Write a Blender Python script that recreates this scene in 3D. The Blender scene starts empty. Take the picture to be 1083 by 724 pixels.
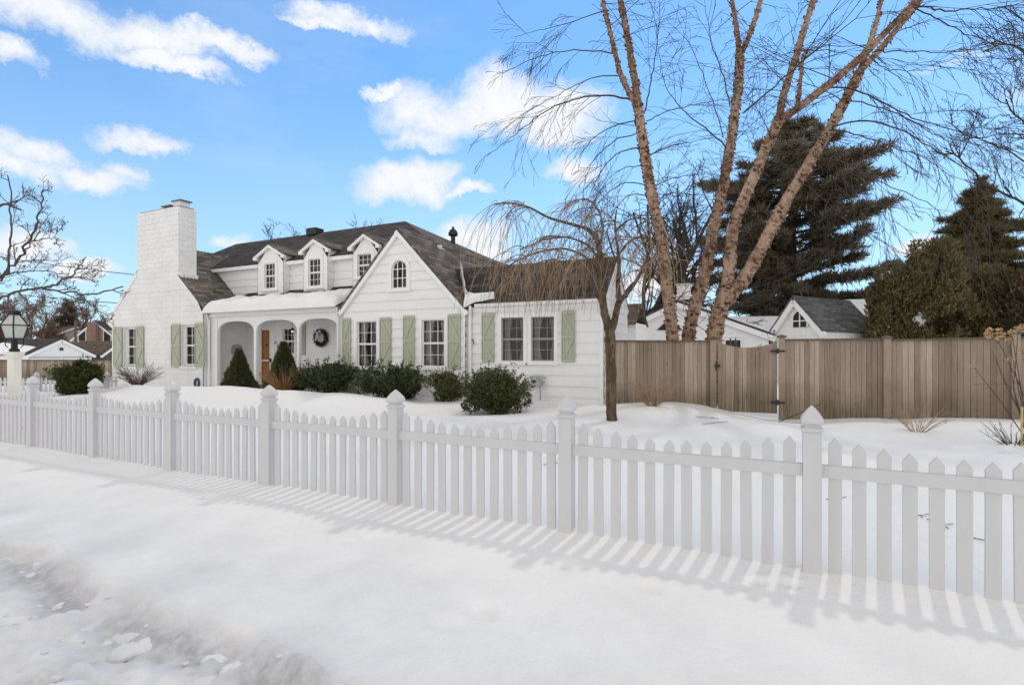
import bpy, math, random
import numpy as np
from mathutils import Vector

# ------------------------------------------------------------------ camera, sky, sun, exposure
SC = bpy.context.scene
COL = SC.collection
YAW = math.radians(25.7)
SN, CS = math.sin(YAW), math.cos(YAW)
FPX, CX, HY, EYE = 550.0, 541.5, 373.0, 1.54      # focal length in photo pixels, centre column, horizon row, eye height

cam_d = bpy.data.cameras.new("camera")
cam = bpy.data.objects.new("camera", cam_d)
COL.objects.link(cam)
cam.location = (0, 0, EYE)
cam.rotation_euler = (math.radians(90), 0, YAW)
cam_d.sensor_width = 36.0
cam_d.lens = 36.0 * FPX / 1083.0
cam_d.shift_y = 11.0 / 1083.0
cam_d.clip_start = 0.05
cam_d.clip_end = 3000.0
SC.camera = cam

SUN_EL, SUN_AZ = math.radians(58.0), math.radians(9.0)
sun_dir = Vector((math.sin(SUN_AZ) * math.cos(SUN_EL), math.cos(SUN_AZ) * math.cos(SUN_EL), math.sin(SUN_EL)))
sl = bpy.data.lights.new("sun", 'SUN')
sl.energy = 2.0
sl.angle = math.radians(2.4)
sl.color = (1.0, 0.94, 0.85)
so = bpy.data.objects.new("sun", sl)
COL.objects.link(so)
so.rotation_euler = sun_dir.to_track_quat('Z', 'Y').to_euler()
so.location = (0, 0, 30)

SC.view_settings.view_transform = 'Standard'
SC.view_settings.look = 'None'
SC.view_settings.gamma = 1.0
SC.view_settings.exposure = -1.55
SC.view_settings.use_curve_mapping = False


class NT:
    """small helper for building node trees"""
    def __init__(s, tree):
        s.t = tree; s.n = tree.nodes; s.l = tree.links
    def node(s, typ, **kw):
        nd = s.n.new(typ)
        for k, v in kw.items():
            setattr(nd, k, v)
        return nd
    def put(s, sock, v):
        if v is None: return
        if hasattr(v, 'is_output') or isinstance(v, bpy.types.NodeSocket): s.l.new(v, sock)
        else: sock.default_value = v
    def math(s, op, a, b=None, c=None, clamp=False):
        nd = s.node('ShaderNodeMath', operation=op); nd.use_clamp = clamp
        s.put(nd.inputs[0], a); s.put(nd.inputs[1], b); s.put(nd.inputs[2], c)
        return nd.outputs[0]
    def vmath(s, op, a, b=None):
        nd = s.node('ShaderNodeVectorMath', operation=op)
        s.put(nd.inputs[0], a); s.put(nd.inputs[1], b)
        return nd.outputs['Value'] if op in ('DOT_PRODUCT', 'LENGTH') else nd.outputs['Vector']
    def mix(s, fac, a, b, typ='MIX'):
        nd = s.node('ShaderNodeMix', data_type='RGBA', blend_type=typ)
        s.put(nd.inputs[0], fac); s.put(nd.inputs[6], col4(a)); s.put(nd.inputs[7], col4(b))
        return nd.outputs[2]
    def noise(s, vec, scale, detail=4, rough=0.55, dist=0.0):
        nd = s.node('ShaderNodeTexNoise'); s.put(nd.inputs['Vector'], vec)
        nd.inputs['Scale'].default_value = scale; nd.inputs['Detail'].default_value = detail
        nd.inputs['Roughness'].default_value = rough; nd.inputs['Distortion'].default_value = dist
        return nd.outputs['Fac']
    def ramp(s, fac, stops):
        nd = s.node('ShaderNodeValToRGB'); s.put(nd.inputs[0], fac)
        e = nd.color_ramp.elements
        while len(e) < len(stops): e.new(0.5)
        for el, (p, c) in zip(e, stops):
            el.position = p; el.color = col4(c)
        return nd.outputs[0]
    def mapr(s, v, a, b, c=0.0, d=1.0, smooth=False):
        nd = s.node('ShaderNodeMapRange')
        if smooth: nd.interpolation_type = 'SMOOTHSTEP'
        s.put(nd.inputs[0], v)
        for i, x in enumerate((a, b, c, d)): nd.inputs[i + 1].default_value = x
        return nd.outputs[0]
    def scale(s, vec, xyz):
        nd = s.node('ShaderNodeMapping'); s.put(nd.inputs[0], vec); nd.inputs['Scale'].default_value = xyz
        return nd.outputs[0]
    def bump(s, h, strength, dist):
        nd = s.node('ShaderNodeBump'); s.put(nd.inputs['Height'], h)
        nd.inputs['Strength'].default_value = strength; nd.inputs['Distance'].default_value = dist
        return nd.outputs[0]


def col4(c):
    if isinstance(c, (tuple, list)): return tuple(c) if len(c) == 4 else (c[0], c[1], c[2], 1.0)
    if isinstance(c, (int, float)): return (c, c, c, 1.0)
    return c


def pix_dir(px, py):
    u, v = (px - CX) / FPX, (HY - py) / FPX
    return Vector((-SN + u * CS, CS + u * SN, v)).normalized()


# sky: Nishita daylight with a band of fair-weather clouds
world = bpy.data.worlds.new("World")
SC.world = world
world.use_nodes = True
w = NT(world.node_tree)
w.n.clear()
sky = w.node('ShaderNodeTexSky', sky_type='NISHITA')
sky.sun_disc = False
sky.sun_elevation = SUN_EL
sky.sun_rotation = SUN_AZ
sky.air_density = 1.0
sky.dust_density = 0.15
sky.ozone_density = 2.2
sky.altitude = 50
SKY_STRENGTH = 0.15
tc = w.node('ShaderNodeTexCoord')
D = w.vmath('NORMALIZE', tc.outputs['Generated'])
# (photo column, row, half width, half height) of every cloud puff, turned into directions on the sky
CLOUDS = [(55, 18, 95, 34), (150, 40, 70, 26), (228, 50, 52, 17), (15, 62, 36, 17), (180, 72, 60, 12), (362, 16, 56, 19), (340, 24, 40, 10),
          (153, 151, 42, 14), (40, 160, 50, 20), (22, 178, 40, 22), (100, 192, 48, 17), (132, 184, 25, 14),
          (470, 128, 62, 32), (530, 115, 60, 38), (590, 128, 50, 34), (410, 99, 19, 8), (450, 150, 40, 14),
          (420, 198, 52, 23), (455, 186, 36, 18), (496, 206, 26, 8), (606, 180, 30, 17), (498, 252, 38, 18), (520, 268, 20, 14),
          (970, 261, 20, 13), (92, 288, 30, 11), (35, 268, 40, 22), (250, 262, 28, 10), (1010, 60, 60, 10), (700, 300, 60, 20),
          (1250, 40, 150, 60), (1400, 210, 120, 50), (-220, 60, 160, 60), (-300, 230, 120, 40), (800, -260, 200, 70), (300, -300, 180, 60)]
n1 = w.noise(D, 9.0, 7, 0.6, 0.3)
n2 = w.noise(D, 30.0, 6, 0.65)
wn = w.node('ShaderNodeTexNoise'); w.put(wn.inputs['Vector'], D); wn.inputs['Scale'].default_value = 11.0; wn.inputs['Detail'].default_value = 6; wn.inputs['Roughness'].default_value = 0.62
D2 = w.vmath('ADD', D, w.scale(w.vmath('SUBTRACT', wn.outputs['Color'], (0.5, 0.5, 0.5)), (0.12, 0.12, 0.095)))
acc = None
for i, (px, py, hw, hh) in enumerate(CLOUDS):
    c = pix_dir(px, py)
    r = pix_dir(px + 5, py) - pix_dir(px - 5, py)
    up = pix_dir(px, py - 5) - pix_dir(px, py + 5)
    sw, sh = r.length / 10 * hw * 1.08, up.length / 10 * hh * 1.22
    r.normalize(); up.normalize()
    dx = w.math('DIVIDE', w.math('SUBTRACT', w.vmath('DOT_PRODUCT', D2, tuple(r)), c.dot(r)), sw)
    dy = w.math('DIVIDE', w.math('SUBTRACT', w.vmath('DOT_PRODUCT', D2, tuple(up)), c.dot(up)), sh)
    dy = w.math('MULTIPLY', dy, w.math('ADD', 1.15, w.math('MULTIPLY', w.math('LESS_THAN', dy, 0.0), 0.35)))   # flatter bases
    q = w.math('ADD', w.math('MULTIPLY', dx, dx), w.math('MULTIPLY', dy, dy))
    q = w.math('SUBTRACT', 1.0, q)
    q = w.math('MULTIPLY_ADD', w.math('LESS_THAN', w.vmath('DOT_PRODUCT', D, tuple(c)), 0.3), -100.0, q)
    q = w.math('MAXIMUM', q, -2.0)
    if (px, py) == (1010, 60): q = w.math('SUBTRACT', q, 0.85)
    acc = q if acc is None else w.math('SMOOTH_MAX', acc, q, 0.35)
den = w.math('ADD', acc, w.math('ADD', w.math('MULTIPLY', w.math('SUBTRACT', n1, 0.5), 2.0), w.math('MULTIPLY', w.math('SUBTRACT', n2, 0.5), 1.1)))
mask = w.mapr(den, -0.6, 1.0, 0.0, 1.0, smooth=True)
haze_n = w.noise(w.scale(D, (1, 1, 3)), 3.0, 5, 0.6)
veil = w.mapr(haze_n, 0.45, 0.8, 0.0, 0.14, smooth=True)
mask = w.math('MAXIMUM', mask, veil)
core = w.mapr(w.math('ADD', den, w.math('MULTIPLY', w.math('SUBTRACT', n2, 0.5), 1.2)), 0.2, 1.9, 0.0, 1.0)
SKYCLEAR = w.mix(1.0, sky.outputs[0], (2.5, 3.55, 4.0), 'MULTIPLY')
sep0 = w.node('ShaderNodeSeparateXYZ'); w.put(sep0.inputs[0], D)
SKYCLEAR = w.mix(w.mapr(sep0.outputs['Z'], 0.0, 0.5, 0.62, 0.0, smooth=True), SKYCLEAR, (11.5, 15.0, 18.6))
cloud_c = w.mix(core, (16.5, 17.4, 18.8), (20.5, 20.5, 20.5))
skyc = w.mix(mask, SKYCLEAR, cloud_c)
# unseen white cloud added overhead and behind the camera as neutral fill light
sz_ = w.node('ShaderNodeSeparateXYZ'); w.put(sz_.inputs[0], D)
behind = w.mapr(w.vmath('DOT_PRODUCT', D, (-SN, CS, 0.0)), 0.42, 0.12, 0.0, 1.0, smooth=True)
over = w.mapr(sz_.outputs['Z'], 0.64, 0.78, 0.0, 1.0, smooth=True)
fill_bank = w.math('MULTIPLY', w.math('MAXIMUM', behind, over), w.mapr(w.noise(D, 2.2, 6, 0.6), 0.34, 0.5, 0.35, 1.0, smooth=True))
skyc = w.mix(fill_bank, skyc, w.mix(1.0, w.mix(w.noise(D, 3.7, 5, 0.6), (15.2, 14.6, 14.0), (18.6, 17.8, 16.8)), w.mix(w.mapr(sz_.outputs['Z'], 0.05, 0.75), (1.75, 1.75, 1.75), (0.9, 0.9, 0.9)), 'MULTIPLY'))  # fill cloud brightened low down to lift the house fronts
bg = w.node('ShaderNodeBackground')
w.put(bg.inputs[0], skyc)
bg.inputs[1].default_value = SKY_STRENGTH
wo = w.node('ShaderNodeOutputWorld')
w.l.new(bg.outputs[0], wo.inputs[0])
world.cycles.sampling_method = 'MANUAL'
world.cycles.sample_map_resolution = 512

RNG = np.random.default_rng(7)


# ------------------------------------------------------------------ helpers
def P(px, py, Y):
    """photo pixel -> point on the vertical plane at distance Y from the street"""
    u = (px - CX) / FPX
    t = Y / (CS + u * SN)
    return np.array((t * (-SN + u * CS), Y, EYE + t * (HY - py) / FPX))


def PT(px, py, t):
    u = (px - CX) / FPX
    return np.array((t * (-SN + u * CS), t * (CS + u * SN), EYE + t * (HY - py) / FPX))


def PX(px, Y): return float(P(px, HY, Y)[0])
def PZ(px, py, Y): return float(P(px, py, Y)[2])


WL = {}     # world location of every object's origin


class MB:
    def __init__(s):
        s.v = []; s.n = 0; s.f = {}
    def add(s, verts, faces):
        verts = np.asarray(verts, float).reshape(-1, 3)
        for f in faces:
            s.f.setdefault(len(f), []).append(np.asarray([f]) + s.n)
        s.v.append(verts); s.n += len(verts)
    def bulk(s, verts, faces):
        faces = np.asarray(faces)
        s.f.setdefault(faces.shape[1], []).append(faces + s.n)
        s.v.append(np.asarray(verts, float)); s.n += len(verts)
    def box(s, x0, x1, y0, y1, z0, z1):
        s.add([(x0, y0, z0), (x1, y0, z0), (x1, y1, z0), (x0, y1, z0), (x0, y0, z1), (x1, y0, z1), (x1, y1, z1), (x0, y1, z1)],
              [(0, 3, 2, 1), (4, 5, 6, 7), (0, 1, 5, 4), (1, 2, 6, 5), (2, 3, 7, 6), (3, 0, 4, 7)])
    def beam(s, p0, p1, w, h, up=(0, 0, 1)):
        p0, p1 = np.array(p0, float), np.array(p1, float)
        d = p1 - p0; d /= np.linalg.norm(d)
        r = np.cross(d, up); r /= np.linalg.norm(r)
        u = np.cross(r, d)
        v = []
        for p in (p0, p1):
            for a, b in ((-1, -1), (1, -1), (1, 1), (-1, 1)):
                v.append(p + r * a * w / 2 + u * b * h / 2)
        s.add(v, [(0, 3, 2, 1), (4, 5, 6, 7), (0, 1, 5, 4), (1, 2, 6, 5), (2, 3, 7, 6), (3, 0, 4, 7)])
    def slab(s, pts, t):
        pts = np.array(pts, float)
        n = np.cross(pts[1] - pts[0], pts[2] - pts[0]); n /= np.linalg.norm(n)
        if n[2] < 0: pts = pts[::-1]; n = -n
        k = len(pts)
        s.add(np.vstack([pts, pts - n * t]), [tuple(range(k)), tuple(range(2 * k - 1, k - 1, -1))] +
              [(i, k + i, k + (i + 1) % k, (i + 1) % k) for i in range(k)])
    def prism(s, poly, axis, a, b):
        """extrude a 2D outline; axis 'y': poly is (x,z), 'x': (y,z), 'z': (x,y)"""
        k = len(poly)
        def m(p, w):
            return (p[0], w, p[1]) if axis == 'y' else (w, p[0], p[1]) if axis == 'x' else (p[0], p[1], w)
        v = [m(p, a) for p in poly] + [m(p, b) for p in poly]
        s.add(v, [tuple(range(k)), tuple(range(2 * k - 1, k - 1, -1))] + [(i, (i + 1) % k, k + (i + 1) % k, k + i) for i in range(k)])
    def tube(s, pts, rad, k=5, cap=True):
        pts = np.asarray(pts, float); n = len(pts)
        rad = np.broadcast_to(np.asarray(rad, float), (n,))
        t = np.gradient(pts, axis=0)
        t /= np.linalg.norm(t, axis=1)[:, None] + 1e-12
        m = t.mean(0)
        ref = np.eye(3)[np.argmin(np.abs(m))]
        a = np.cross(t, ref); a /= np.linalg.norm(a, axis=1)[:, None] + 1e-12
        b = np.cross(t, a)
        th = np.arange(k) * 2 * math.pi / k
        v = pts[:, None, :] + rad[:, None, None] * (np.cos(th)[None, :, None] * a[:, None, :] + np.sin(th)[None, :, None] * b[:, None, :])
        i, j = np.meshgrid(np.arange(n - 1), np.arange(k), indexing='ij')
        j2 = (j + 1) % k
        f = np.stack([i * k + j, i * k + j2, (i + 1) * k + j2, (i + 1) * k + j], -1).reshape(-1, 4)
        base = s.n
        s.bulk(v.reshape(-1, 3), f)
        if cap and k > 3:
            s.f.setdefault(k, []).append(np.array([[base + q for q in range(k)][::-1]]))
            s.f.setdefault(k, []).append(np.array([[base + (n - 1) * k + q for q in range(k)]]))
    def lathe(s, prof, cx, cy, k=16):
        """prof: (radius, z)"""
        th = np.arange(k) * 2 * math.pi / k
        pr = np.array(prof, float); n = len(pr)
        v = np.stack([cx + pr[:, 0, None] * np.cos(th), cy + pr[:, 0, None] * np.sin(th), np.repeat(pr[:, 1, None], k, 1)], -1)
        i, j = np.meshgrid(np.arange(n - 1), np.arange(k), indexing='ij'); j2 = (j + 1) % k
        s.bulk(v.reshape(-1, 3), np.stack([i * k + j, i * k + j2, (i + 1) * k + j2, (i + 1) * k + j], -1).reshape(-1, 4))
    def sqlathe(s, prof, cx, cy):
        """square section turned profile: (half width, z)"""
        for (a, z0), (b, z1) in zip(prof[:-1], prof[1:]):
            v = [(cx - a, cy - a, z0), (cx + a, cy - a, z0), (cx + a, cy + a, z0), (cx - a, cy + a, z0),
                 (cx - b, cy - b, z1), (cx + b, cy - b, z1), (cx + b, cy + b, z1), (cx - b, cy + b, z1)]
            s.add(v, [(0, 1, 5, 4), (1, 2, 6, 5), (2, 3, 7, 6), (3, 0, 4, 7)])
        a, z0 = prof[-1]
        s.add([(cx - a, cy - a, z0), (cx + a, cy - a, z0), (cx + a, cy + a, z0), (cx - a, cy + a, z0)], [(0, 1, 2, 3)])
    def build(s, name, mat, parent=None, loc=None, smooth=False, uv=True):
        me = bpy.data.meshes.new(name)
        V = np.vstack(s.v) if s.v else np.zeros((0, 3))
        wl = np.array(WL[parent.name]) if parent else np.array(loc if loc is not None else (0, 0, 0), float)
        V = V - wl
        me.vertices.add(len(V)); me.vertices.foreach_set('co', V.astype(np.float32).ravel())
        lt = []; ls = []
        for k, fl in s.f.items():
            a = np.vstack(fl)
            lt.append(a.ravel()); ls.append(np.full(len(a), k))
        lt = np.concatenate(lt).astype(np.int32); cnt = np.concatenate(ls)
        st = np.concatenate([[0], np.cumsum(cnt)[:-1]]).astype(np.int32)
        me.loops.add(len(lt)); me.loops.foreach_set('vertex_index', lt)
        me.polygons.add(len(cnt)); me.polygons.foreach_set('loop_start', st)
        me.update(calc_edges=True)
        if uv:
            nr = np.zeros(len(cnt) * 3, np.float32); me.polygons.foreach_get('normal', nr); nr = nr.reshape(-1, 3)
            tu = np.stack([-nr[:, 1], nr[:, 0], np.zeros(len(nr))], -1)
            l = np.linalg.norm(tu, axis=1); tu[l < 0.05] = (1, 0, 0)
            tu /= np.linalg.norm(tu, axis=1)[:, None]
            tv = np.cross(nr, tu)
            pl = np.repeat(np.arange(len(cnt)), cnt)
            W = (V + wl)[lt]
            uvs = np.stack([(W * tu[pl]).sum(1), (W * tv[pl]).sum(1)], -1).astype(np.float32)
            me.uv_layers.new(name='uv'); me.uv_layers[0].data.foreach_set('uv', uvs.ravel())
        me.polygons.foreach_set('use_smooth', np.full(len(cnt), bool(smooth)))
        me.validate()
        if mat: me.materials.append(mat)
        o = bpy.data.objects.new(name, me)
        COL.objects.link(o)
        if parent: o.parent = parent
        else: o.location = wl
        WL[o.name] = tuple(wl)
        return o


def tag(o, label=None, cat=None, group=None, kind=None):
    if label: o['label'] = label
    if cat: o['category'] = cat
    if group: o['group'] = group
    if kind: o['kind'] = kind
    return o


def thing(name, label, cat, loc, group=None):
    o = bpy.data.objects.new(name, None)
    o.empty_display_size = 0.2
    COL.objects.link(o)
    o.location = loc
    WL[o.name] = tuple(float(q) for q in loc)
    return tag(o, label, cat, group)


def copy_part(o, parent, loc=(0, 0, 0)):
    c = o.copy(); COL.objects.link(c); c.parent = parent; c.location = loc
    pw = WL[parent.name]
    WL[c.name] = tuple(pw[i] + loc[i] for i in range(3))
    return c


# value noise, numpy
def vnoise(x, y, seed=0):
    xi, yi = np.floor(x).astype(np.int64), np.floor(y).astype(np.int64)
    fx, fy = x - xi, y - yi
    fx = fx * fx * (3 - 2 * fx); fy = fy * fy * (3 - 2 * fy)
    def h(a, b):
        q = (a * 374761393 + b * 668265263 + seed * 1442695041) & 0x7fffffff
        q = ((q ^ (q >> 13)) * 1274126177) & 0x7fffffff
        return ((q ^ (q >> 16)) & 0xffff) / 65535.0
    return (h(xi, yi) * (1 - fx) + h(xi + 1, yi) * fx) * (1 - fy) + (h(xi, yi + 1) * (1 - fx) + h(xi + 1, yi + 1) * fx) * fy


def fbm(x, y, f, oct=4, seed=0, g=0.5):
    s = 0; a = 1; t = 0
    for i in range(oct):
        s = s + a * vnoise(x * f + 17.3 * i, y * f - 9.1 * i, seed + i); t += a; a *= g; f *= 2.03
    return s / t - 0.5


def sstep(v, a, b):
    t = np.clip((v - a) / (b - a), 0, 1)
    return t * t * (3 - 2 * t)


DENTS = []
for px, py, t, s, d in [(515, 657, 0, .09, .035), (690, 640, 0, .07, .02), (392, 580, 0, .12, .02), (370, 584, 0, .05, .02), (285, 526, 0, .10, .02), (218, 537, 0, .10, .025),
                        (805, 638, 0, .05, .03), (835, 640, 0, .06, .02), (240, 600, 0, .06, .02), (470, 668, 0, .1, .015), (60, 520, 0, .12, .015), (600, 615, 0, .1, .015)]:
    q = PT(px, py, 1.70 * FPX / (py - HY)); DENTS.append((q[0], q[1], s, d))


def verge_edge(x):
    return 2.16 + 0.42 * fbm(x, x * 0 + 1.6, 1.1, 4, 41) + 0.05 * fbm(x, x * 0, 5.0, 2, 42)


def slush(x, y):
    """where road slush has been pressed into the snow along the cut edge of the verge"""
    e = verge_edge(x); d = y - e
    s = np.exp(-((d + 0.20) / 0.16) ** 2) * np.clip(0.9 + 2.2 * fbm(x, y, 2.6, 4, 44), 0, 1)
    s = np.maximum(s, (1 - sstep(d, -0.25, -0.05)) * np.clip(3.0 * fbm(x, y, 1.8, 5, 45, 0.6), 0, 0.8))
    return s * sstep(-x, -0.3, 1.0) * (1 - sstep(np.abs(x + 3), 9, 14))


def gz(x, y):
    x = np.asarray(x, float); y = np.asarray(y, float)
    z = np.where(y < 4.22, -0.07 * (4.22 - y), 0.0)
    z = z + 0.23 * sstep(y, 4.6, 9.5)
    # soft drifts
    near = 1 - sstep(np.hypot(x, y), 40, 80)
    z = z + near * (0.20 * fbm(x, y, 0.5, 3, 3) * sstep(y, 4.4, 6.5) + 0.12 * (np.abs(fbm(x, y, 0.42, 2, 13)) - 0.1) * sstep(y, 4.6, 7.0) + 0.055 * fbm(x, y, 0.55, 4, 11) + 0.012 * fbm(x, y, 3.0, 3, 5))
    z = z + 0.05 * np.exp(-((y - 4.45) / 0.35) ** 2) * (0.5 + fbm(x, y, 1.2, 2, 21))       # drift lodged behind the pickets
    # trough at the garden gate, drift in front of the house
    z = z - 0.19 * np.exp(-((x - 0.35) / 1.3) ** 2 - ((y - 13.0) / 1.3) ** 2)
    z = z + 0.10 * np.exp(-((x + 1.9) / 1.4) ** 2 - ((y - 11.9) / 1.1) ** 2)
    z = z + 0.22 * np.exp(-((y - 10.4 - 0.5 * fbm(x, y, 0.5, 2, 31)) / 0.75) ** 2) * sstep(-x, 6.0, 9.5) * (1 - sstep(-x, 19, 22))
    # ploughed bank along the street
    edge = verge_edge(x)
    ch = 1 - sstep(y, edge - 0.10, edge + 0.03)
    ch = ch * (1 - sstep(np.abs(x + 3), 9, 14)) * sstep(-x, 0.6, 2.6)
    trough = np.exp(-((y - edge + 0.20) / 0.17) ** 2) * (0.55 + 1.3 * fbm(x, y, 2.1, 2, 43))
    lump = np.abs(fbm(x, y, 1.9, 3, 51)) * 2
    fine = np.abs(fbm(x, y, 6.5, 3, 61)) * 2
    z = z + ch * (0.20 * (lump - 0.35) + 0.08 * sstep(lump, 0.35, 0.62) * (0.4 + fine) + 0.055 * (fine - 0.3) + 0.03 * fbm(x, y, 14.0, 3, 71) - 0.015 - 0.075 * trough)
    for a, b, s, d in DENTS:
        z = z - 2.0 * d * np.exp(-(((x - a) / s) ** 2 + ((y - b) / (s * 0.7)) ** 2)) + 0.5 * d * np.exp(-(((x - a) / (s * 1.9)) ** 2 + ((y - b - s) / (s * 1.2)) ** 2))
    # the land falls away beyond the left boundary
    z = z - 1.3 * sstep(-x, 27, 42) - 0.0
    return z


def gzf(x, y): return float(gz(np.array([x]), np.array([y]))[0])


# ------------------------------------------------------------------ materials
def mat(name):
    m = bpy.data.materials.new(name); m.use_nodes = True
    t = NT(m.node_tree); t.n.clear()
    b = t.node('ShaderNodeBsdfPrincipled'); o = t.node('ShaderNodeOutputMaterial')
    t.l.new(b.outputs[0], o.inputs[0])
    t.b = b; t.o = o
    t.co = t.node('ShaderNodeTexCoord')
    t.geo = t.node('ShaderNodeNewGeometry')
    t.pos = t.geo.outputs['Position']
    return m, t


def simple(name, c, rough=0.6, var=0.12, scale=6.0, bump=0.0, metal=0.0, spec=0.3, stretch=(1, 1, 1)):
    m, t = mat(name)
    v = t.scale(t.pos, stretch)
    n = t.noise(v, scale, 5)
    lo = tuple(q * (1 - var) for q in c); hi = tuple(min(1, q * (1 + var)) for q in c)
    t.put(t.b.inputs['Base Color'], t.ramp(n, [(0.3, lo), (0.7, hi)]))
    t.b.inputs['Roughness'].default_value = rough
    t.b.inputs['Metallic'].default_value = metal
    t.b.inputs['Specular IOR Level'].default_value = spec
    if bump: t.put(t.b.inputs['Normal'], t.bump(t.noise(v, scale * 3, 4), bump, 0.02))
    return m


M = {}
# snow
m, t = mat('snow')
n = t.noise(t.pos, 0.7, 5)
dirt = t.noise(t.pos, 2.6, 6, 0.65)
sy = t.node('ShaderNodeSeparateXYZ'); t.put(sy.inputs[0], t.pos)
# grit thrown up by the plough lies only along the street
band = t.mapr(t.math('ADD', sy.outputs['Y'], t.math('MULTIPLY', t.math('SUBTRACT', dirt, 0.5), 1.6)), 1.5, 2.2, 1.0, 0.0)
band = t.math('MULTIPLY', band, t.mapr(sy.outputs['X'], -1.6, -3.0, 0.0, 1.0))
grit = t.math('MULTIPLY', band, t.mapr(t.noise(t.pos, 9.0, 6, 0.7), 0.42, 0.68, 0.0, 0.75))
c = t.ramp(n, [(0.3, (0.84, 0.845, 0.85)), (0.7, (0.88, 0.88, 0.88))])
# the snow turns greyer in patches towards the street
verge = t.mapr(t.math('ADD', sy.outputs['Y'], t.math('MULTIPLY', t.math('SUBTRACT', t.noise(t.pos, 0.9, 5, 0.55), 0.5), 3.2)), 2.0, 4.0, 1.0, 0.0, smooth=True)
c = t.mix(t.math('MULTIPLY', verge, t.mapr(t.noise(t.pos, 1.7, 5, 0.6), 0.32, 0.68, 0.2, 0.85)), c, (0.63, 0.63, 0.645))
c = t.mix(t.math('MULTIPLY', grit, 0.35), c, (0.45, 0.44, 0.445))
at = t.node('ShaderNodeAttribute', attribute_name='slush')
c = t.mix(t.math('MULTIPLY', at.outputs['Fac'], t.mapr(t.noise(t.pos, 13.0, 5, 0.65), 0.3, 0.6, 0.45, 1.0)), c, (0.41, 0.41, 0.43))
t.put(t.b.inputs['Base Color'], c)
t.b.inputs['Roughness'].default_value = 0.65
t.b.inputs['Specular IOR Level'].default_value = 0.2
bn = t.math('ADD', t.math('MULTIPLY', t.noise(t.pos, 11.0, 5, 0.62), 0.8), t.math('MULTIPLY', t.noise(t.pos, 75.0, 3), 0.3))
t.put(t.b.inputs['Normal'], t.bump(bn, 0.5, 0.035))
M['snow'] = m

# painted lap boards
m, t = mat('white_siding')
n = t.noise(t.scale(t.pos, (0.6, 0.6, 3.0)), 2.0, 5)
st = t.noise(t.scale(t.pos, (6, 6, 0.5)), 2.5, 5)
c = t.ramp(n, [(0.3, (0.79, 0.79, 0.785)), (0.7, (0.85, 0.85, 0.845))])
c = t.mix(t.mapr(st, 0.55, 0.8, 0, 0.16), c, (0.5, 0.49, 0.46))
t.put(t.b.inputs['Base Color'], c); t.b.inputs['Roughness'].default_value = 0.5
t.put(t.b.inputs['Normal'], t.bump(t.noise(t.scale(t.pos, (2, 2, 30)), 4.0, 4), 0.12, 0.01))
M['siding'] = m
M['trim'] = simple('white_trim_paint', (0.84, 0.84, 0.83), 0.42, 0.03, 3.0, 0.03)
M['vinyl'] = simple('white_vinyl', (0.60, 0.60, 0.61), 0.35, 0.03, 2.0, 0.02, stretch=(3, 3, 0.6))
M['cream'] = simple('cream_paint', (0.80, 0.77, 0.69), 0.5, 0.04, 4.0, 0.04)

# painted brick
m, t = mat('painted_brick')
wob = t.node('ShaderNodeTexNoise'); t.put(wob.inputs['Vector'], t.pos); wob.inputs['Scale'].default_value = 3.5; wob.inputs['Detail'].default_value = 3
bt = t.node('ShaderNodeTexBrick'); t.put(bt.inputs['Vector'], t.vmath('ADD', t.co.outputs['UV'], t.scale(wob.outputs['Color'], (0.07, 0.07, 0.0))))
bt.inputs['Scale'].default_value = 1.0
bt.inputs['Brick Width'].default_value = 0.46; bt.inputs['Row Height'].default_value = 0.20
bt.inputs['Mortar Size'].default_value = 0.013; bt.inputs['Mortar Smooth'].default_value = 0.5
bt.inputs['Color1'].default_value = (1, 1, 1, 1); bt.inputs['Color2'].default_value = (0.72, 0.72, 0.72, 1); bt.inputs['Mortar'].default_value = (0.1, 0.1, 0.1, 1)
n = t.noise(t.pos, 1.6, 6, 0.65)
c = t.ramp(n, [(0.3, (0.76, 0.755, 0.74)), (0.65, (0.85, 0.85, 0.84))])
c = t.mix(t.mapr(t.noise(t.pos, 7.0, 5, 0.7), 0.6, 0.8, 0, 0.35), c, (0.52, 0.48, 0.42))
c = t.mix(t.math('MULTIPLY', bt.outputs['Fac'], t.mapr(t.noise(t.pos, 3.0, 4), 0.4, 0.62, 0.0, 0.42)), c, (0.46, 0.45, 0.42))
t.put(t.b.inputs['Base Color'], c); t.b.inputs['Roughness'].default_value = 0.65
bw = t.node('ShaderNodeRGBToBW'); t.put(bw.inputs[0], bt.outputs['Color'])
hh = t.math('ADD', bw.outputs[0], t.math('MULTIPLY', t.noise(t.pos, 18.0, 4), 0.7))
t.put(t.b.inputs['Normal'], t.bump(hh, 0.55, 0.02))
M['brick'] = m

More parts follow.
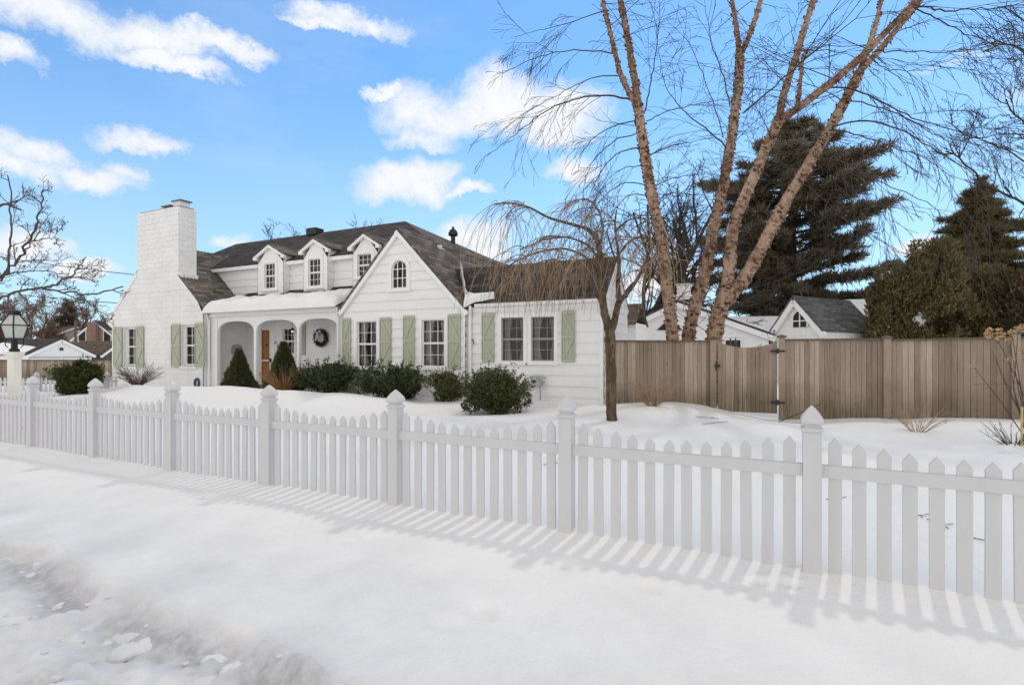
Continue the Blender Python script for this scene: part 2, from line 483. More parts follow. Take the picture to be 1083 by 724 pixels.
# asphalt shingles
def shingles(name, lo, hi, hl):
    m, t = mat(name)
    bt = t.node('ShaderNodeTexBrick'); t.put(bt.inputs['Vector'], t.co.outputs['UV'])
    bt.inputs['Scale'].default_value = 1.0
    bt.inputs['Brick Width'].default_value = 0.42; bt.inputs['Row Height'].default_value = 0.165
    bt.inputs['Mortar Size'].default_value = 0.016; bt.inputs['Mortar Smooth'].default_value = 0.2
    bt.inputs['Color1'].default_value = (0.15, 0.15, 0.15, 1); bt.inputs['Color2'].default_value = (1, 1, 1, 1); bt.inputs['Mortar'].default_value = (0, 0, 0, 1)
    bw = t.node('ShaderNodeRGBToBW'); t.put(bw.inputs[0], bt.outputs['Color'])
    n = t.noise(t.co.outputs['UV'], 0.9, 5, 0.6)
    n2 = t.noise(t.pos, 60.0, 2)
    f = t.math('ADD', t.math('MULTIPLY', bw.outputs[0], 0.62), t.math('ADD', t.math('MULTIPLY', n, 0.4), t.math('MULTIPLY', n2, 0.25)))
    t.put(t.b.inputs['Base Color'], t.ramp(f, [(0.2, lo), (0.6, hi), (0.95, hl)]))
    t.b.inputs['Roughness'].default_value = 0.9; t.b.inputs['Specular IOR Level'].default_value = 0.15
    t.put(t.b.inputs['Normal'], t.bump(t.math('ADD', bw.outputs[0], t.math('MULTIPLY', n2, 0.5)), 0.6, 0.02))
    return m
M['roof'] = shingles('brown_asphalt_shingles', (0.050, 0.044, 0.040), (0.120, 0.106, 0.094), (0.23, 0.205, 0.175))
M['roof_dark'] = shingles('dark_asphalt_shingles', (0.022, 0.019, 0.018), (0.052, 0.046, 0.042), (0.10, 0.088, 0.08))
M['roof_grey'] = shingles('grey_asphalt_shingles', (0.05, 0.05, 0.052), (0.09, 0.09, 0.092), (0.15, 0.15, 0.15))
M['roof_red'] = shingles('red_brown_shingles', (0.09, 0.045, 0.03), (0.16, 0.085, 0.06), (0.22, 0.13, 0.09))

M['sage'] = simple('sage_green_paint', (0.43, 0.46, 0.345), 0.5, 0.06, 5.0, 0.05, stretch=(8, 8, 1))
M['dark_metal'] = simple('dark_metal', (0.03, 0.03, 0.03), 0.4, 0.2, 8.0, 0, 0.6, 0.5)
M['lead'] = simple('grey_flashing_metal', (0.22, 0.22, 0.22), 0.5, 0.2, 8.0, 0.05, 0.5)
M['grey_box'] = simple('grey_painted_metal', (0.38, 0.40, 0.41), 0.45, 0.08, 8.0, 0.02, 0.2)
M['blue'] = simple('dark_blue_plastic', (0.05, 0.09, 0.18), 0.4, 0.1)
M['stucco_tan'] = simple('tan_stucco', (0.42, 0.32, 0.24), 0.8, 0.1, 3.0, 0.1)
M['brown_wall'] = shingles('brown_wall_shingles', (0.06, 0.045, 0.035), (0.12, 0.09, 0.07), (0.18, 0.14, 0.11))
M['terracotta'] = simple('terracotta_flue', (0.30, 0.17, 0.10), 0.8, 0.15, 8.0, 0.1)
M['straw'] = simple('dry_grass_stems', (0.30, 0.17, 0.075), 0.8, 0.35, 30.0)
M['curtain'] = simple('white_curtain', (0.62, 0.61, 0.58), 0.8, 0.1, 6.0)
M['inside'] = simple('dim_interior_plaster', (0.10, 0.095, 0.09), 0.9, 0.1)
M['wire'] = simple('cable_insulation', (0.03, 0.03, 0.03), 0.6, 0.1)
M['grey_sash'] = simple('grey_storm_sash', (0.30, 0.30, 0.31), 0.5, 0.05)
M['flower'] = simple('dried_flower_heads', (0.50, 0.34, 0.17), 0.9, 0.3, 40.0, 0.2)
M['cane'] = simple('bamboo_cane', (0.50, 0.38, 0.16), 0.5, 0.15, 12.0)

# red chimney brick
m, t = mat('red_brick')
bt = t.node('ShaderNodeTexBrick'); t.put(bt.inputs['Vector'], t.co.outputs['UV']); bt.inputs['Scale'].default_value = 1
bt.inputs['Brick Width'].default_value = 0.25; bt.inputs['Row Height'].default_value = 0.085; bt.inputs['Mortar Size'].default_value = 0.01
bt.inputs['Color1'].default_value = (0.30, 0.10, 0.06, 1); bt.inputs['Color2'].default_value = (0.20, 0.07, 0.045, 1); bt.inputs['Mortar'].default_value = (0.3, 0.27, 0.24, 1)
t.put(t.b.inputs['Base Color'], bt.outputs['Color']); t.b.inputs['Roughness'].default_value = 0.85
M['red_brick'] = m

# stained wooden door
m, t = mat('orange_stained_wood')
n = t.noise(t.scale(t.pos, (14, 14, 1.2)), 3.0, 5, 0.6, 0.5)
t.put(t.b.inputs['Base Color'], t.ramp(n, [(0.3, (0.30, 0.115, 0.035)), (0.7, (0.46, 0.20, 0.065))]))
t.b.inputs['Roughness'].default_value = 0.4
M['door'] = m

# glass: clear pane with a fresnel reflection
m, t = mat('window_glass')
t.n.remove(t.b)
tr = t.node('ShaderNodeBsdfTransparent'); tr.inputs[0].default_value = (0.86, 0.88, 0.88, 1)
gl = t.node('ShaderNodeBsdfGlossy'); gl.inputs['Roughness'].default_value = 0.03
fr = t.node('ShaderNodeFresnel'); fr.inputs[0].default_value = 1.5
t.put(fr.inputs['Normal'], t.bump(t.noise(t.pos, 2.5, 2), 0.05, 0.05))
mx = t.node('ShaderNodeMixShader'); t.l.new(fr.outputs[0], mx.inputs[0]); t.l.new(tr.outputs[0], mx.inputs[1]); t.l.new(gl.outputs[0], mx.inputs[2])
t.l.new(mx.outputs[0], t.o.inputs[0])
M['glass'] = m
m, t = mat('frosted_lantern_glass')
t.b.inputs['Base Color'].default_value = (0.75, 0.76, 0.72, 1); t.b.inputs['Roughness'].default_value = 0.35
tl = t.node('ShaderNodeBsdfTranslucent'); tl.inputs[0].default_value = (0.85, 0.86, 0.82, 1)
mx = t.node('ShaderNodeMixShader'); mx.inputs[0].default_value = 0.55
t.l.new(t.b.outputs[0], mx.inputs[1]); t.l.new(tl.outputs[0], mx.inputs[2]); t.l.new(mx.outputs[0], t.o.inputs[0])
M['frost'] = m
m, t = mat('lit_bulb')
t.n.remove(t.b)
em = t.node('ShaderNodeEmission'); em.inputs[0].default_value = (1.0, 0.72, 0.36, 1); em.inputs[1].default_value = 6.0
t.l.new(em.outputs[0], t.o.inputs[0])
M['bulb'] = m

# weathered fence boards, each board its own tone
m, t = mat('weathered_cedar')
rnd = t.geo.outputs['Random Per Island']
n = t.noise(t.scale(t.pos, (22, 22, 0.9)), 2.0, 6, 0.65, 0.2)
n2 = t.noise(t.pos, 1.1, 4)
n3 = t.noise(t.scale(t.pos, (9, 9, 5)), 1.6, 3, 0.5, 1.2)
f = t.math('ADD', t.math('MULTIPLY', rnd, 0.42), t.math('ADD', t.math('MULTIPLY', n, 0.62), t.math('MULTIPLY', n2, 0.2)))
f = t.math('SUBTRACT', f, t.mapr(n3, 0.66, 0.74, 0.0, 0.3))
c = t.ramp(f, [(0.25, (0.15, 0.113, 0.086)), (0.5, (0.27, 0.21, 0.166)), (0.72, (0.37, 0.295, 0.236)), (0.95, (0.50, 0.42, 0.35))])
sz = t.node('ShaderNodeSeparateXYZ'); t.put(sz.inputs[0], t.pos)
moss = t.math('MULTIPLY', t.mapr(t.math('ADD', sz.outputs['Z'], t.math('MULTIPLY', t.math('SUBTRACT', n2, 0.5), 1.2)), 0.25, 0.95, 1.0, 0.0), t.mapr(n, 0.36, 0.62, 0.1, 0.85))
c = t.mix(moss, c, (0.085, 0.075, 0.035))
t.put(t.b.inputs['Base Color'], c); t.b.inputs['Roughness'].default_value = 0.85; t.b.inputs['Specular IOR Level'].default_value = 0.2
t.put(t.b.inputs['Normal'], t.bump(n, 0.4, 0.01))
M['cedar'] = m
M['cedar_dark'] = simple('dark_weathered_wood', (0.13, 0.10, 0.08), 0.85, 0.3, 3.0, 0.1, stretch=(10, 10, 0.6))

# bark
def bark(name, lo, hi, moss=None, scale=9.0):
    m, t = mat(name)
    v = t.scale(t.pos, (1, 1, 0.35))
    n = t.noise(v, scale, 6, 0.65, 0.4)
    c = t.ramp(n, [(0.32, lo), (0.68, hi)])
    if moss: c = t.mix(t.mapr(t.noise(t.pos, 2.3, 4), 0.5, 0.68, 0, 0.8), c, moss)
    t.put(t.b.inputs['Base Color'], c); t.b.inputs['Roughness'].default_value = 0.9; t.b.inputs['Specular IOR Level'].default_value = 0.15
    t.put(t.b.inputs['Normal'], t.bump(n, 0.6, 0.02))
    return m
M['bark'] = bark('grey_brown_bark', (0.055, 0.042, 0.033), (0.15, 0.118, 0.092))
M['bark_dark'] = bark('dark_bark', (0.028, 0.022, 0.018), (0.08, 0.064, 0.05))
M['twig_oak'] = simple('red_brown_twigs', (0.20, 0.13, 0.10), 0.9, 0.3, 3.0)
M['bark_moss'] = bark('mossy_bark', (0.025, 0.019, 0.013), (0.19, 0.14, 0.095), (0.065, 0.062, 0.022), 16.0)
M['twig'] = simple('bare_twigs', (0.075, 0.055, 0.043), 0.9, 0.3, 8.0)
M['twig_red'] = simple('hanging_red_brown_twigs', (0.34, 0.235, 0.155), 0.85, 0.35, 6.0)
M['twig_grey'] = simple('grey_twigs', (0.14, 0.105, 0.085), 0.9, 0.3, 8.0)
m, t = mat('peeling_birch_bark')
rnd = t.geo.outputs['Random Per Island']
n = t.noise(t.scale(t.pos, (1, 1, 1.6)), 13.0, 6, 0.7, 0.8)
n2 = t.noise(t.scale(t.pos, (1, 1, 0.5)), 2.6, 5, 0.65)
f = t.math('ADD', t.math('MULTIPLY', n, 0.62), t.math('ADD', t.math('MULTIPLY', n2, 0.48), t.math('MULTIPLY', t.math('SUBTRACT', rnd, 0.5), 0.25)))
c = t.ramp(f, [(0.44, (0.075, 0.036, 0.022)), (0.51, (0.17, 0.088, 0.052)), (0.57, (0.27, 0.17, 0.115)), (0.68, (0.47, 0.34, 0.25))])
t.put(t.b.inputs['Base Color'], c); t.b.inputs['Roughness'].default_value = 0.85; t.b.inputs['Specular IOR Level'].default_value = 0.15
t.put(t.b.inputs['Normal'], t.bump(n, 0.8, 0.03))
M['birch'] = m

# leaves
def leaf(name, lo, mid, hi, trans=0.25):
    m, t = mat(name)
    rnd = t.geo.outputs['Random Per Island']
    n = t.noise(t.pos, 1.7, 3)
    f = t.math('ADD', t.math('MULTIPLY', rnd, 0.6), t.math('MULTIPLY', n, 0.5))
    c = t.ramp(f, [(0.2, lo), (0.55, mid), (0.9, hi)])
    t.put(t.b.inputs['Base Color'], c); t.b.inputs['Roughness'].default_value = 0.55; t.b.inputs['Specular IOR Level'].default_value = 0.3
    tl = t.node('ShaderNodeBsdfTranslucent'); t.put(tl.inputs[0], c)
    mx = t.node('ShaderNodeMixShader'); mx.inputs[0].default_value = trans
    t.l.new(t.b.outputs[0], mx.inputs[1]); t.l.new(tl.outputs[0], mx.inputs[2]); t.l.new(mx.outputs[0], t.o.inputs[0])
    return m
M['leaf_dark'] = leaf('dark_evergreen_leaves', (0.026, 0.035, 0.014), (0.062, 0.078, 0.032), (0.15, 0.17, 0.08))
M['leaf_box'] = leaf('boxwood_leaves', (0.036, 0.046, 0.014), (0.078, 0.092, 0.032), (0.17, 0.18, 0.075))
M['leaf_yew'] = leaf('yew_needles', (0.025, 0.035, 0.008), (0.055, 0.070, 0.018), (0.11, 0.12, 0.035))
M['leaf_cone'] = leaf('spruce_needles', (0.040, 0.050, 0.019), (0.090, 0.105, 0.042), (0.19, 0.20, 0.085))
M['pine'] = leaf('winter_pine_needles', (0.070, 0.062, 0.042), (0.165, 0.142, 0.098), (0.29, 0.245, 0.17), 0.35)
M['arbor'] = leaf('arborvitae_sprays', (0.065, 0.058, 0.022), (0.155, 0.130, 0.055), (0.28, 0.22, 0.105), 0.3)
M['arbor_dark'] = leaf('hemlock_sprays', (0.052, 0.045, 0.024), (0.115, 0.094, 0.052), (0.21, 0.165, 0.095), 0.3)
M['brown_leaf'] = leaf('withered_brown_leaves', (0.08, 0.045, 0.028), (0.15, 0.09, 0.06), (0.22, 0.14, 0.10), 0.2)
# ------------------------------------------------------------------ ground: one sheet of snow to the horizon
def lines(*segs):
    out = []
    for a, b, n in segs: out.append(np.linspace(a, b, n, endpoint=False))
    return np.concatenate(out + [[segs[-1][1]]])
gx = lines((-900, -120, 12), (-120, -45, 20), (-45, -26, 40), (-26, -9, 130), (-9, -5, 130), (-5, 3, 300), (3, 12, 90), (12, 40, 30), (40, 200, 12), (200, 900, 8))
gy = lines((-300, -20, 8), (-20, 0.4, 14), (0.4, 4.6, 180), (4.6, 7, 60), (7, 14.5, 100), (14.5, 40, 40), (40, 200, 20), (200, 1500, 14))
GX, GY = np.meshgrid(gx, gy, indexing='ij')
GZ = gz(GX, GY)
nx, ny = GX.shape
i, j = np.meshgrid(np.arange(nx - 1), np.arange(ny - 1), indexing='ij')
f = np.stack([i * ny + j, (i + 1) * ny + j, (i + 1) * ny + j + 1, i * ny + j + 1], -1).reshape(-1, 4)
g = MB(); g.bulk(np.stack([GX, GY, GZ], -1).reshape(-1, 3), f)
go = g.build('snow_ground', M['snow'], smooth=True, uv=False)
tag(go, kind='structure')
at_ = go.data.attributes.new('slush', 'FLOAT', 'POINT')
at_.data.foreach_set('value', slush(GX, GY).astype(np.float32).ravel())
# broken clods of snow thrown up by the plough
rngc = np.random.default_rng(9)
bx_, by_ = [], []
cl = MB()
ic = np.array([(1, 0, 0), (-1, 0, 0), (0, 1, 0), (0, -1, 0), (0, 0, 1), (0, 0, -1)], float)
def sphere_pts(k, m_):
    th = np.linspace(0, 2 * math.pi, k, endpoint=False); ph = np.linspace(-math.pi / 2, math.pi / 2, m_ + 2)[1:-1]
    v = [(math.cos(p) * math.cos(a), math.cos(p) * math.sin(a), math.sin(p)) for p in ph for a in th] + [(0, 0, -1), (0, 0, 1)]
    f = [(i * k + j, i * k + (j + 1) % k, (i + 1) * k + (j + 1) % k, (i + 1) * k + j) for i in range(m_ - 1) for j in range(k)]
    t3 = [(m_ * k, (j + 1) % k, j) for j in range(k)] + [(m_ * k + 1, (m_ - 1) * k + j, (m_ - 1) * k + (j + 1) % k) for j in range(k)]
    return np.array(v), np.array(f), np.array(t3)
SV, SF, ST = sphere_pts(14, 9)
for _ in range(95):
    x = rngc.uniform(-6.2, -0.9); e = float(verge_edge(np.array([x]))[0]) - 0.12
    y = e - abs(rngc.normal(0, 0.45)) + 0.05
    if y < 0.5 or (x > -1.8 and rngc.uniform() < 0.6): continue
    s = 0.014 + 0.085 * rngc.uniform() ** 4.0
    v = SV * np.array((rngc.uniform(0.8, 1.5), rngc.uniform(0.8, 1.3), rngc.uniform(0.35, 0.6)))
    o3 = rngc.uniform(0, 50, 3)
    dsp = 0.72 + 0.62 * vnoise(v[:, 0] * 1.9 + o3[0] + v[:, 2], v[:, 1] * 1.9 + o3[1] - v[:, 2], 3) + 0.22 * vnoise(v[:, 0] * 5 + o3[2] + v[:, 2] * 3, v[:, 1] * 5 + v[:, 2] * 4, 4)
    v = v * dsp[:, None] * s; a = rngc.uniform(0, 6.28); ca, sa = math.cos(a), math.sin(a)
    v = np.stack([v[:, 0] * ca - v[:, 1] * sa + x, v[:, 0] * sa + v[:, 1] * ca + y, v[:, 2] + gzf(x, y) - s * 0.22], -1)
    n0 = cl.n; cl.bulk(v, SF); cl.f.setdefault(3, []).append(ST + n0)
co_ = cl.build('snow_clods', M['snow'], None, (-3.0, 1.6, -0.2), smooth=True, uv=False)
tag(co_, 'broken lumps of dirty ploughed snow along the street edge at lower left', 'snow', kind='stuff')

# ------------------------------------------------------------------ the white house
YF, YL, YW, YP, YS = 12.78, 12.70, 12.90, 12.92, 14.60      # planes: front gable, brick gable, right wing, porch front, second storey / porch back
H = thing('white_house', 'long white cottage with chimney, arched porch, dormers and sage green shutters', 'house', (-14.0, YW, 0.2))


def siding(mb, O, d, nrm, z0, z1, fL, fR, openings=(), course=0.285, lap=0.022, phase=0.0):
    O = np.array(O, float); d = np.array(d, float); nrm = np.array(nrm, float)
    def pt(s, z, o): q = O + d * s + nrm * o; return (q[0], q[1], z)
    zb = z0
    first = True
    k = 0
    while zb < z1 - 1e-4:
        zt = min(z1, (math.floor((zb - phase) / course + 1e-6) + 1) * course + phase)
        cuts = sorted({zb, zt} | {q for op in openings for q in op[2:4] if zb < q < zt})
        jit = 0.003 * math.sin(k * 12.9898 + O[0] * 3)
        for a, b in zip(cuts[:-1], cuts[1:]):
            mid = (a + b) / 2
            iv = [(fL, fR)]
            for (s0, s1, oz0, oz1) in openings:
                if not (oz0 <= mid <= oz1): continue
                new = []
                for (l, r) in iv:
                    lm, rm = (l(mid) if callable(l) else l), (r(mid) if callable(r) else r)
                    if s1 <= lm or s0 >= rm: new.append((l, r)); continue
                    if s0 > lm: new.append((l, s0))
                    if s1 < rm: new.append((s1, r))
                iv = new
            oa = (lap + jit) * (1 - (a - zb) / max(zt - zb, 1e-6)) + 0.004
            ob = (lap + jit) * (1 - (b - zb) / max(zt - zb, 1e-6)) + 0.004
            for (l, r) in iv:
                ev = lambda q, z: q(z) if callable(q) else q
                la, lb, ra, rb = ev(l, a), ev(l, b), ev(r, a), ev(r, b)
                if ra - la < 1e-3 and rb - lb < 1e-3: continue
                mb.add([pt(la, a, oa), pt(ra, a, oa), pt(rb, b, ob), pt(lb, b, ob)], [(0, 1, 2, 3)])
                if a == zb and lap > 0 and ra - la > 0.01:
                    mb.add([pt(la, a, 0.0), pt(ra, a, 0.0), pt(ra, a, oa), pt(la, a, oa)], [(0, 1, 2, 3)])
        zb = zt; k += 1


def sash_window(par, x0, x1, z0, z1, Y, cols=3, rows=2, casing=0.11, depth=0.10, proud=0.035, dbl=True, sill=True, curtain=0.5, name='window', sash=None, mw=0.007):
    """x0..z1: the glazed opening; faces -Y"""
    c = casing
    a = MB()
    for (p, q, r, s) in ((x0 - c, x0, z0 - c * 0.5, z1 + c), (x1, x1 + c, z0 - c * 0.5, z1 + c), (x0, x1, z1, z1 + c), (x0, x1, z0 - c * 0.5, z0)):
        a.box(p, q, Y - proud, Y + depth, r, s)
    wo_ = a.build(name, M['trim'], par)
    s_ = MB()
    ys0, ys1 = Y + 0.03, Y + 0.065
    b = 0.03
    zm = (z0 + z1) / 2 if dbl else z1
    halves = ((z0, zm, 0.012), (zm, z1, 0.0)) if dbl else ((z0, z1, 0.0),)
    for (p, q, off) in halves:
        s_.box(x0, x0 + b, ys0 + off, ys1 + off, p, q); s_.box(x1 - b, x1, ys0 + off, ys1 + off, p, q)
        s_.box(x0 + b, x1 - b, ys0 + off, ys1 + off, p, p + b); s_.box(x0 + b, x1 - b, ys0 + off, ys1 + off, q - b, q)
        for k in range(1, cols):
            xx = x0 + (x1 - x0) * k / cols
            s_.box(xx - mw, xx + mw, ys0 + off + 0.006, ys1 + off - 0.004, p + b, q - b)
        for k in range(1, rows):
            zz = p + (q - p) * k / rows
            s_.box(x0 + b, x1 - b, ys0 + off + 0.008, ys1 + off - 0.006, zz - mw, zz + mw)
    s_.build('sash', sash or M['trim'], wo_)
    gl_ = MB(); gl_.add([(x0, Y + 0.06, z0), (x1, Y + 0.06, z0), (x1, Y + 0.06, z1), (x0, Y + 0.06, z1)], [(0, 1, 2, 3)])
    gl_.build('pane', M['glass'], wo_)
    if sill:
        s2 = MB(); s2.box(x0 - c - 0.03, x1 + c + 0.03, Y - proud - 0.045, Y + 0.02, z0 - c * 0.5 - 0.05, z0 - c * 0.5 - 0.003)
        s2.build('sill', M['trim'], wo_)
    if curtain:
        cu = MB()
        W_ = x1 - x0
        for sgn, xa in ((1, x0), (-1, x1)):
            n_ = 14
            for k in range(n_):
                f0, f1 = k / n_, (k + 1) / n_
                ww = curtain * W_ * 0.5
                y0 = Y + 0.20 + 0.03 * math.sin(k * 1.9); y1 = Y + 0.20 + 0.03 * math.sin((k + 1) * 1.9)
                xt0, xt1 = xa + sgn * ww * f0, xa + sgn * ww * f1
                xb0, xb1 = xa + sgn * ww * f0 * 0.6, xa + sgn * ww * f1 * 0.6
                zmid = z0 + (z1 - z0) * 0.45
                cu.add([(xb0, y0, zmid), (xb1, y1, zmid), (xt1, y1, z1 + 0.05), (xt0, y0, z1 + 0.05),
                        (xt0, y0, z0 - 0.05), (xt1, y1, z0 - 0.05)], [(0, 1, 2, 3), (4, 5, 1, 0)])
        cu.build('curtain', M['curtain'], wo_)
    return wo_


def shutter(par, x0, x1, z0, z1, Y, side):
    """board shutter with a K brace; side +1 puts the point of the brace to the right"""
    a = MB(); y1 = Y - 0.024; w_ = x1 - x0
    nb = 4
    for k in range(nb):
        a.box(x0 + w_ * k / nb + 0.003, x0 + w_ * (k + 1) / nb - 0.003, y1 - 0.022, y1, z0, z1)
    zz = (z0, (z0 + z1) / 2, z1)
    bw = 0.075
    for zc in (z0 + bw / 2 + 0.01, z1 - bw / 2 - 0.01):
        a.box(x0 + 0.004, x1 - 0.004, y1 - 0.046, y1 - 0.0225, zc - bw / 2, zc + bw / 2)
    xa, xb = (x0 + 0.05, x1 - 0.05) if side > 0 else (x1 - 0.05, x0 + 0.05)
    zm = zz[1]
    a.box(x0 + 0.004, x1 - 0.004, y1 - 0.045, y1 - 0.0225, zm - bw / 2, zm + bw / 2)
    a.beam((xa, y1 - 0.0335, z0 + bw + 0.02), (xb, y1 - 0.0335, zm - bw / 2 - 0.005), 0.021, 0.062, up=(1, 0, 0))
    a.beam((xa, y1 - 0.0335, z1 - bw - 0.02), (xb, y1 - 0.0335, zm + bw / 2 + 0.005), 0.021, 0.062, up=(1, 0, 0))
    for q in (x0, x1 - 0.018): a.box(q, q + 0.018, y1 - 0.047, y1 - 0.0228, z0 + bw + 0.012, zm - bw / 2 - 0.002); a.box(q, q + 0.018, y1 - 0.047, y1 - 0.0228, zm + bw / 2 + 0.002, z1 - bw - 0.012)
    return a.build('shutter', M['sage'], par)


def zr(Y, px, y0, y1): return PZ(px, y0, Y), PZ(px, y1, Y)


# ---- brick gable wall at the left, with its chimney
XLc, ZLr = -22.2, 6.0
SLP = 0.885
wxL, wxR = -25.2, -19.12
zeL = 2.98                                   # eave underside
def lgL(z): return max(wxL, XLc - (ZLr - 0.062 - z) / SLP) if z > zeL else wxL
def lgR(z): return min(wxR, XLc + (ZLr - 0.062 - z) / SLP) if z > zeL else wxR
b = MB()
ops = []
wins = []
for (pa, pb, yt, yb) in ((131.2, 144.3, 345.5, 387), (192.3, 207.2, 343, 387)):
    xa, xb = PX(pa, YL), PX(pb, YL); pm = (pa + pb) / 2
    zt, zb_ = PZ(pm, yt, YL), PZ(pm, yb, YL)
    ops.append((xa, xb, zb_, zt)); wins.append((xa, xb, zb_, zt))
siding(b, (0, YL, 0), (1, 0, 0), (0, -1, 0), -0.5, ZLr - 0.075, lgL, lgR, ops, course=0.5, lap=0.0)
for (xa, xb, za, zt) in ops:                   # brick reveals
    y0, y1 = YL - 0.004, YL + 0.2
    b.add([(xa, y0, za), (xa, y1, za), (xa, y1, zt), (xa, y0, zt)], [(0, 1, 2, 3)])
    b.add([(xb, y0, za), (xb, y1, za), (xb, y1, zt), (xb, y0, zt)], [(0, 1, 2, 3)])
    b.add([(xa, y0, zt), (xb, y0, zt), (xb, y1, zt), (xa, y1, zt)], [(0, 1, 2, 3)])
    b.add([(xa, y0, za), (xb, y0, za), (xb, y1, za), (xa, y1, za)], [(0, 1, 2, 3)])
    b.box(xa - 0.08, xb + 0.08, YL - 0.06, YL - 0.005, za - 0.11, za - 0.003)
# left side, back and inner side
siding(b, (wxL, 0, 0), (0, 1, 0), (-1, 0, 0), -0.5, zeL + 0.1, YL, 17.0, (), course=0.5, lap=0)
b.build('brick_gable_wall', M['brick'], H)
for k, (xa, xb, za, zt) in enumerate(wins):
    sash_window(H, xa + 0.06, xb - 0.06, za + 0.05, zt - 0.06, YL + 0.10, 2, 2, 0.06, 0.06, 0.0, sill=False, curtain=0.0)
for (pa, pb, yt, yb, sd) in ((121.6, 130.2, 345.6, 388.3, 1), (144.6, 152.8, 344.8, 388, 1), (182.5, 191.5, 342.6, 388, -1), (207.5, 217, 341.3, 387.4, 1)):
    pm = (pa + pb) / 2
    shutter(H, PX(pa, YL), PX(pb, YL), PZ(pm, yb, YL), PZ(pm, yt, YL), YL, sd)
# side wall that closes the porch on the left
b = MB()
siding(b, (wxR, 0, 0), (0, 1, 0), (1, 0, 0), -0.2, 3.2, YL + 0.01, 17.0)
b.build('porch_side_wall', M['siding'], H)
# chimney
cx0, cx1, cy1 = -23.34, -20.62, 13.42
ztop = PZ(186, 218.5, YL)
c = MB()
c.box(cx0, cx1, YL - 0.0065, cy1, 4.2, ztop)
chim = c.build('chimney', M['brick'], H)
c = MB()
c.box(cx0 + 0.06, cx1 - 0.06, YL + 0.06, cy1 - 0.06, ztop + 0.002, ztop + 0.055)
c.build('cap', M['lead'], chim)
for (fx, hh) in ((-21.7, 0.10), (-21.05, 0.24)):
    c = MB()
    c.box(fx - 0.22, fx + 0.22, 12.90, 13.28, ztop + 0.057, ztop + 0.057 + hh)
    c.build('flue', M['brick'] if hh > .2 else M['terracotta'], chim)
    c = MB()
    c.box(fx - 0.30, fx + 0.30, 12.84, 13.34, ztop + 0.06 + hh, ztop + 0.105 + hh)
    c.build('flue_cap', M['terracotta'] if hh < .2 else M['lead'], chim)
c = MB()     # flashing where the shoulder meets the roof, raggedly tarred and whitewashed
for k in range(14):
    y = YL + 0.02 + k * 0.052
    c.box(cx1 - 0.02, cx1 + 0.10 + 0.03 * math.sin(k * 2.3), y, y + 0.05, 4.50, ZLr - SLP * (cx1 + 0.05 - XLc) + 0.10 + 0.02 * math.sin(k * 3.1))
c.build('flashing', M['siding'], chim)

# left wing roof
def zl(x): return ZLr - SLP * abs(x - XLc)
r = MB()
yb0 = YL - 0.0015
r.slab([(XLc, yb0, ZLr), (-18.85, yb0, zl(-18.85)), (-18.85, 17.5, zl(-18.85)), (XLc, 17.5, ZLr)], 0.045)
yb1 = yb0 + 0.0012; r.slab([(XLc, yb1, ZLr), (XLc, 17.5, ZLr), (-25.6, 17.5, zl(-25.6)), (-25.6, yb1, zl(-25.6))], 0.045)
r.build('roof', M['roof'], H)
r = MB()
r.beam((-23.4, YL - 0.02, zl(-23.4) - 0.15), (-25.58, YL - 0.02, zl(-25.58) - 0.15), 0.03, 0.14, up=(0, 0, 1))
r.prism([(-25.6, 2.86), (-25.2, 2.62), (-25.1, 2.62), (-25.1, 2.98), (-25.6, 2.94)], 'y', YL - 0.04, YL + 0.25)
r.build('rake_board', M['trim'], H)

# ---- porch
pxL, pxR = wxR + 0.02, PX(362.5, YP)
zpt = 3.02
p = MB()
arch = []
for (pa, pb, ysp, ycr) in ((230.3, 268.4, 352, 339.5), (271.0, 314.0, 351, 338), (316.4, 357.6, 349.5, 336.6)):
    xa, xb = PX(pa, YP), PX(pb, YP); pm = (pa + pb) / 2
    arch.append((xa, xb, PZ(pm, ysp, YP), PZ(pm, ycr, YP)))
th = 0.10
def arch_z(x, a):
    q = abs(2 * (x - a[0]) / (a[1] - a[0]) - 1)
    return a[2] + (a[3] - a[2]) * max(0.0, 1 - q ** 2.6) ** (1 / 2.6)
for a in arch:
    n_ = 28
    q_ = 0.5 - 0.5 * np.cos(np.linspace(0, math.pi, n_ + 1))
    xs = a[0] + (a[1] - a[0]) * q_
    for k in range(n_):
        x0, x1 = xs[k], xs[k + 1]; z0, z1 = arch_z(x0, a), arch_z(x1, a)
        p.add([(x0, YP, z0), (x1, YP, z1), (x1, YP, zpt), (x0, YP, zpt), (x0, YP + th, z0), (x1, YP + th, z1), (x1, YP + th, zpt), (x0, YP + th, zpt)],
              [(0, 1, 2, 3), (5, 4, 7, 6), (0, 4, 5, 1)])
edges = [pxL] + [e for a in arch for e in a[:2]] + [pxR]
p.build('porch_arcade', M['trim'], H)
for k in range(0, len(edges), 2):
    c = MB()
    if k == 0:
        c.box(edges[0] + 0.12, edges[1], YP + 0.004, YP + th, -0.2, zpt)
        siding(c, (0, YP, 0), (1, 0, 0), (0, -1, 0), -0.2, zpt - 0.3, edges[0] - 0.05, edges[1] - 0.12, (), lap=0.018)
        c.box(edges[1] - 0.12, edges[1] + 0.002, YP - 0.025, YP + 0.003, -0.2, zpt - 0.3)
        c.box(edges[0] - 0.05, edges[1] + 0.002, YP - 0.02, YP + 0.003, zpt - 0.3, zpt)
    else:
        c.box(edges[k], edges[k + 1], YP, YP + th, -0.2, zpt)
    c.build('porch_pillar', M['trim'], H)
p = MB()
p.box(wxR, pxR, YP + th + 0.005, YS, 2.78, 2.84)
p.build('porch_ceiling', M['trim'], H)
p = MB()
p.box(wxR + 0.03, pxR, YP + 0.02, YS, 0.0, 0.22)
p.build('porch_floor', M['lead'], H)
p = MB()
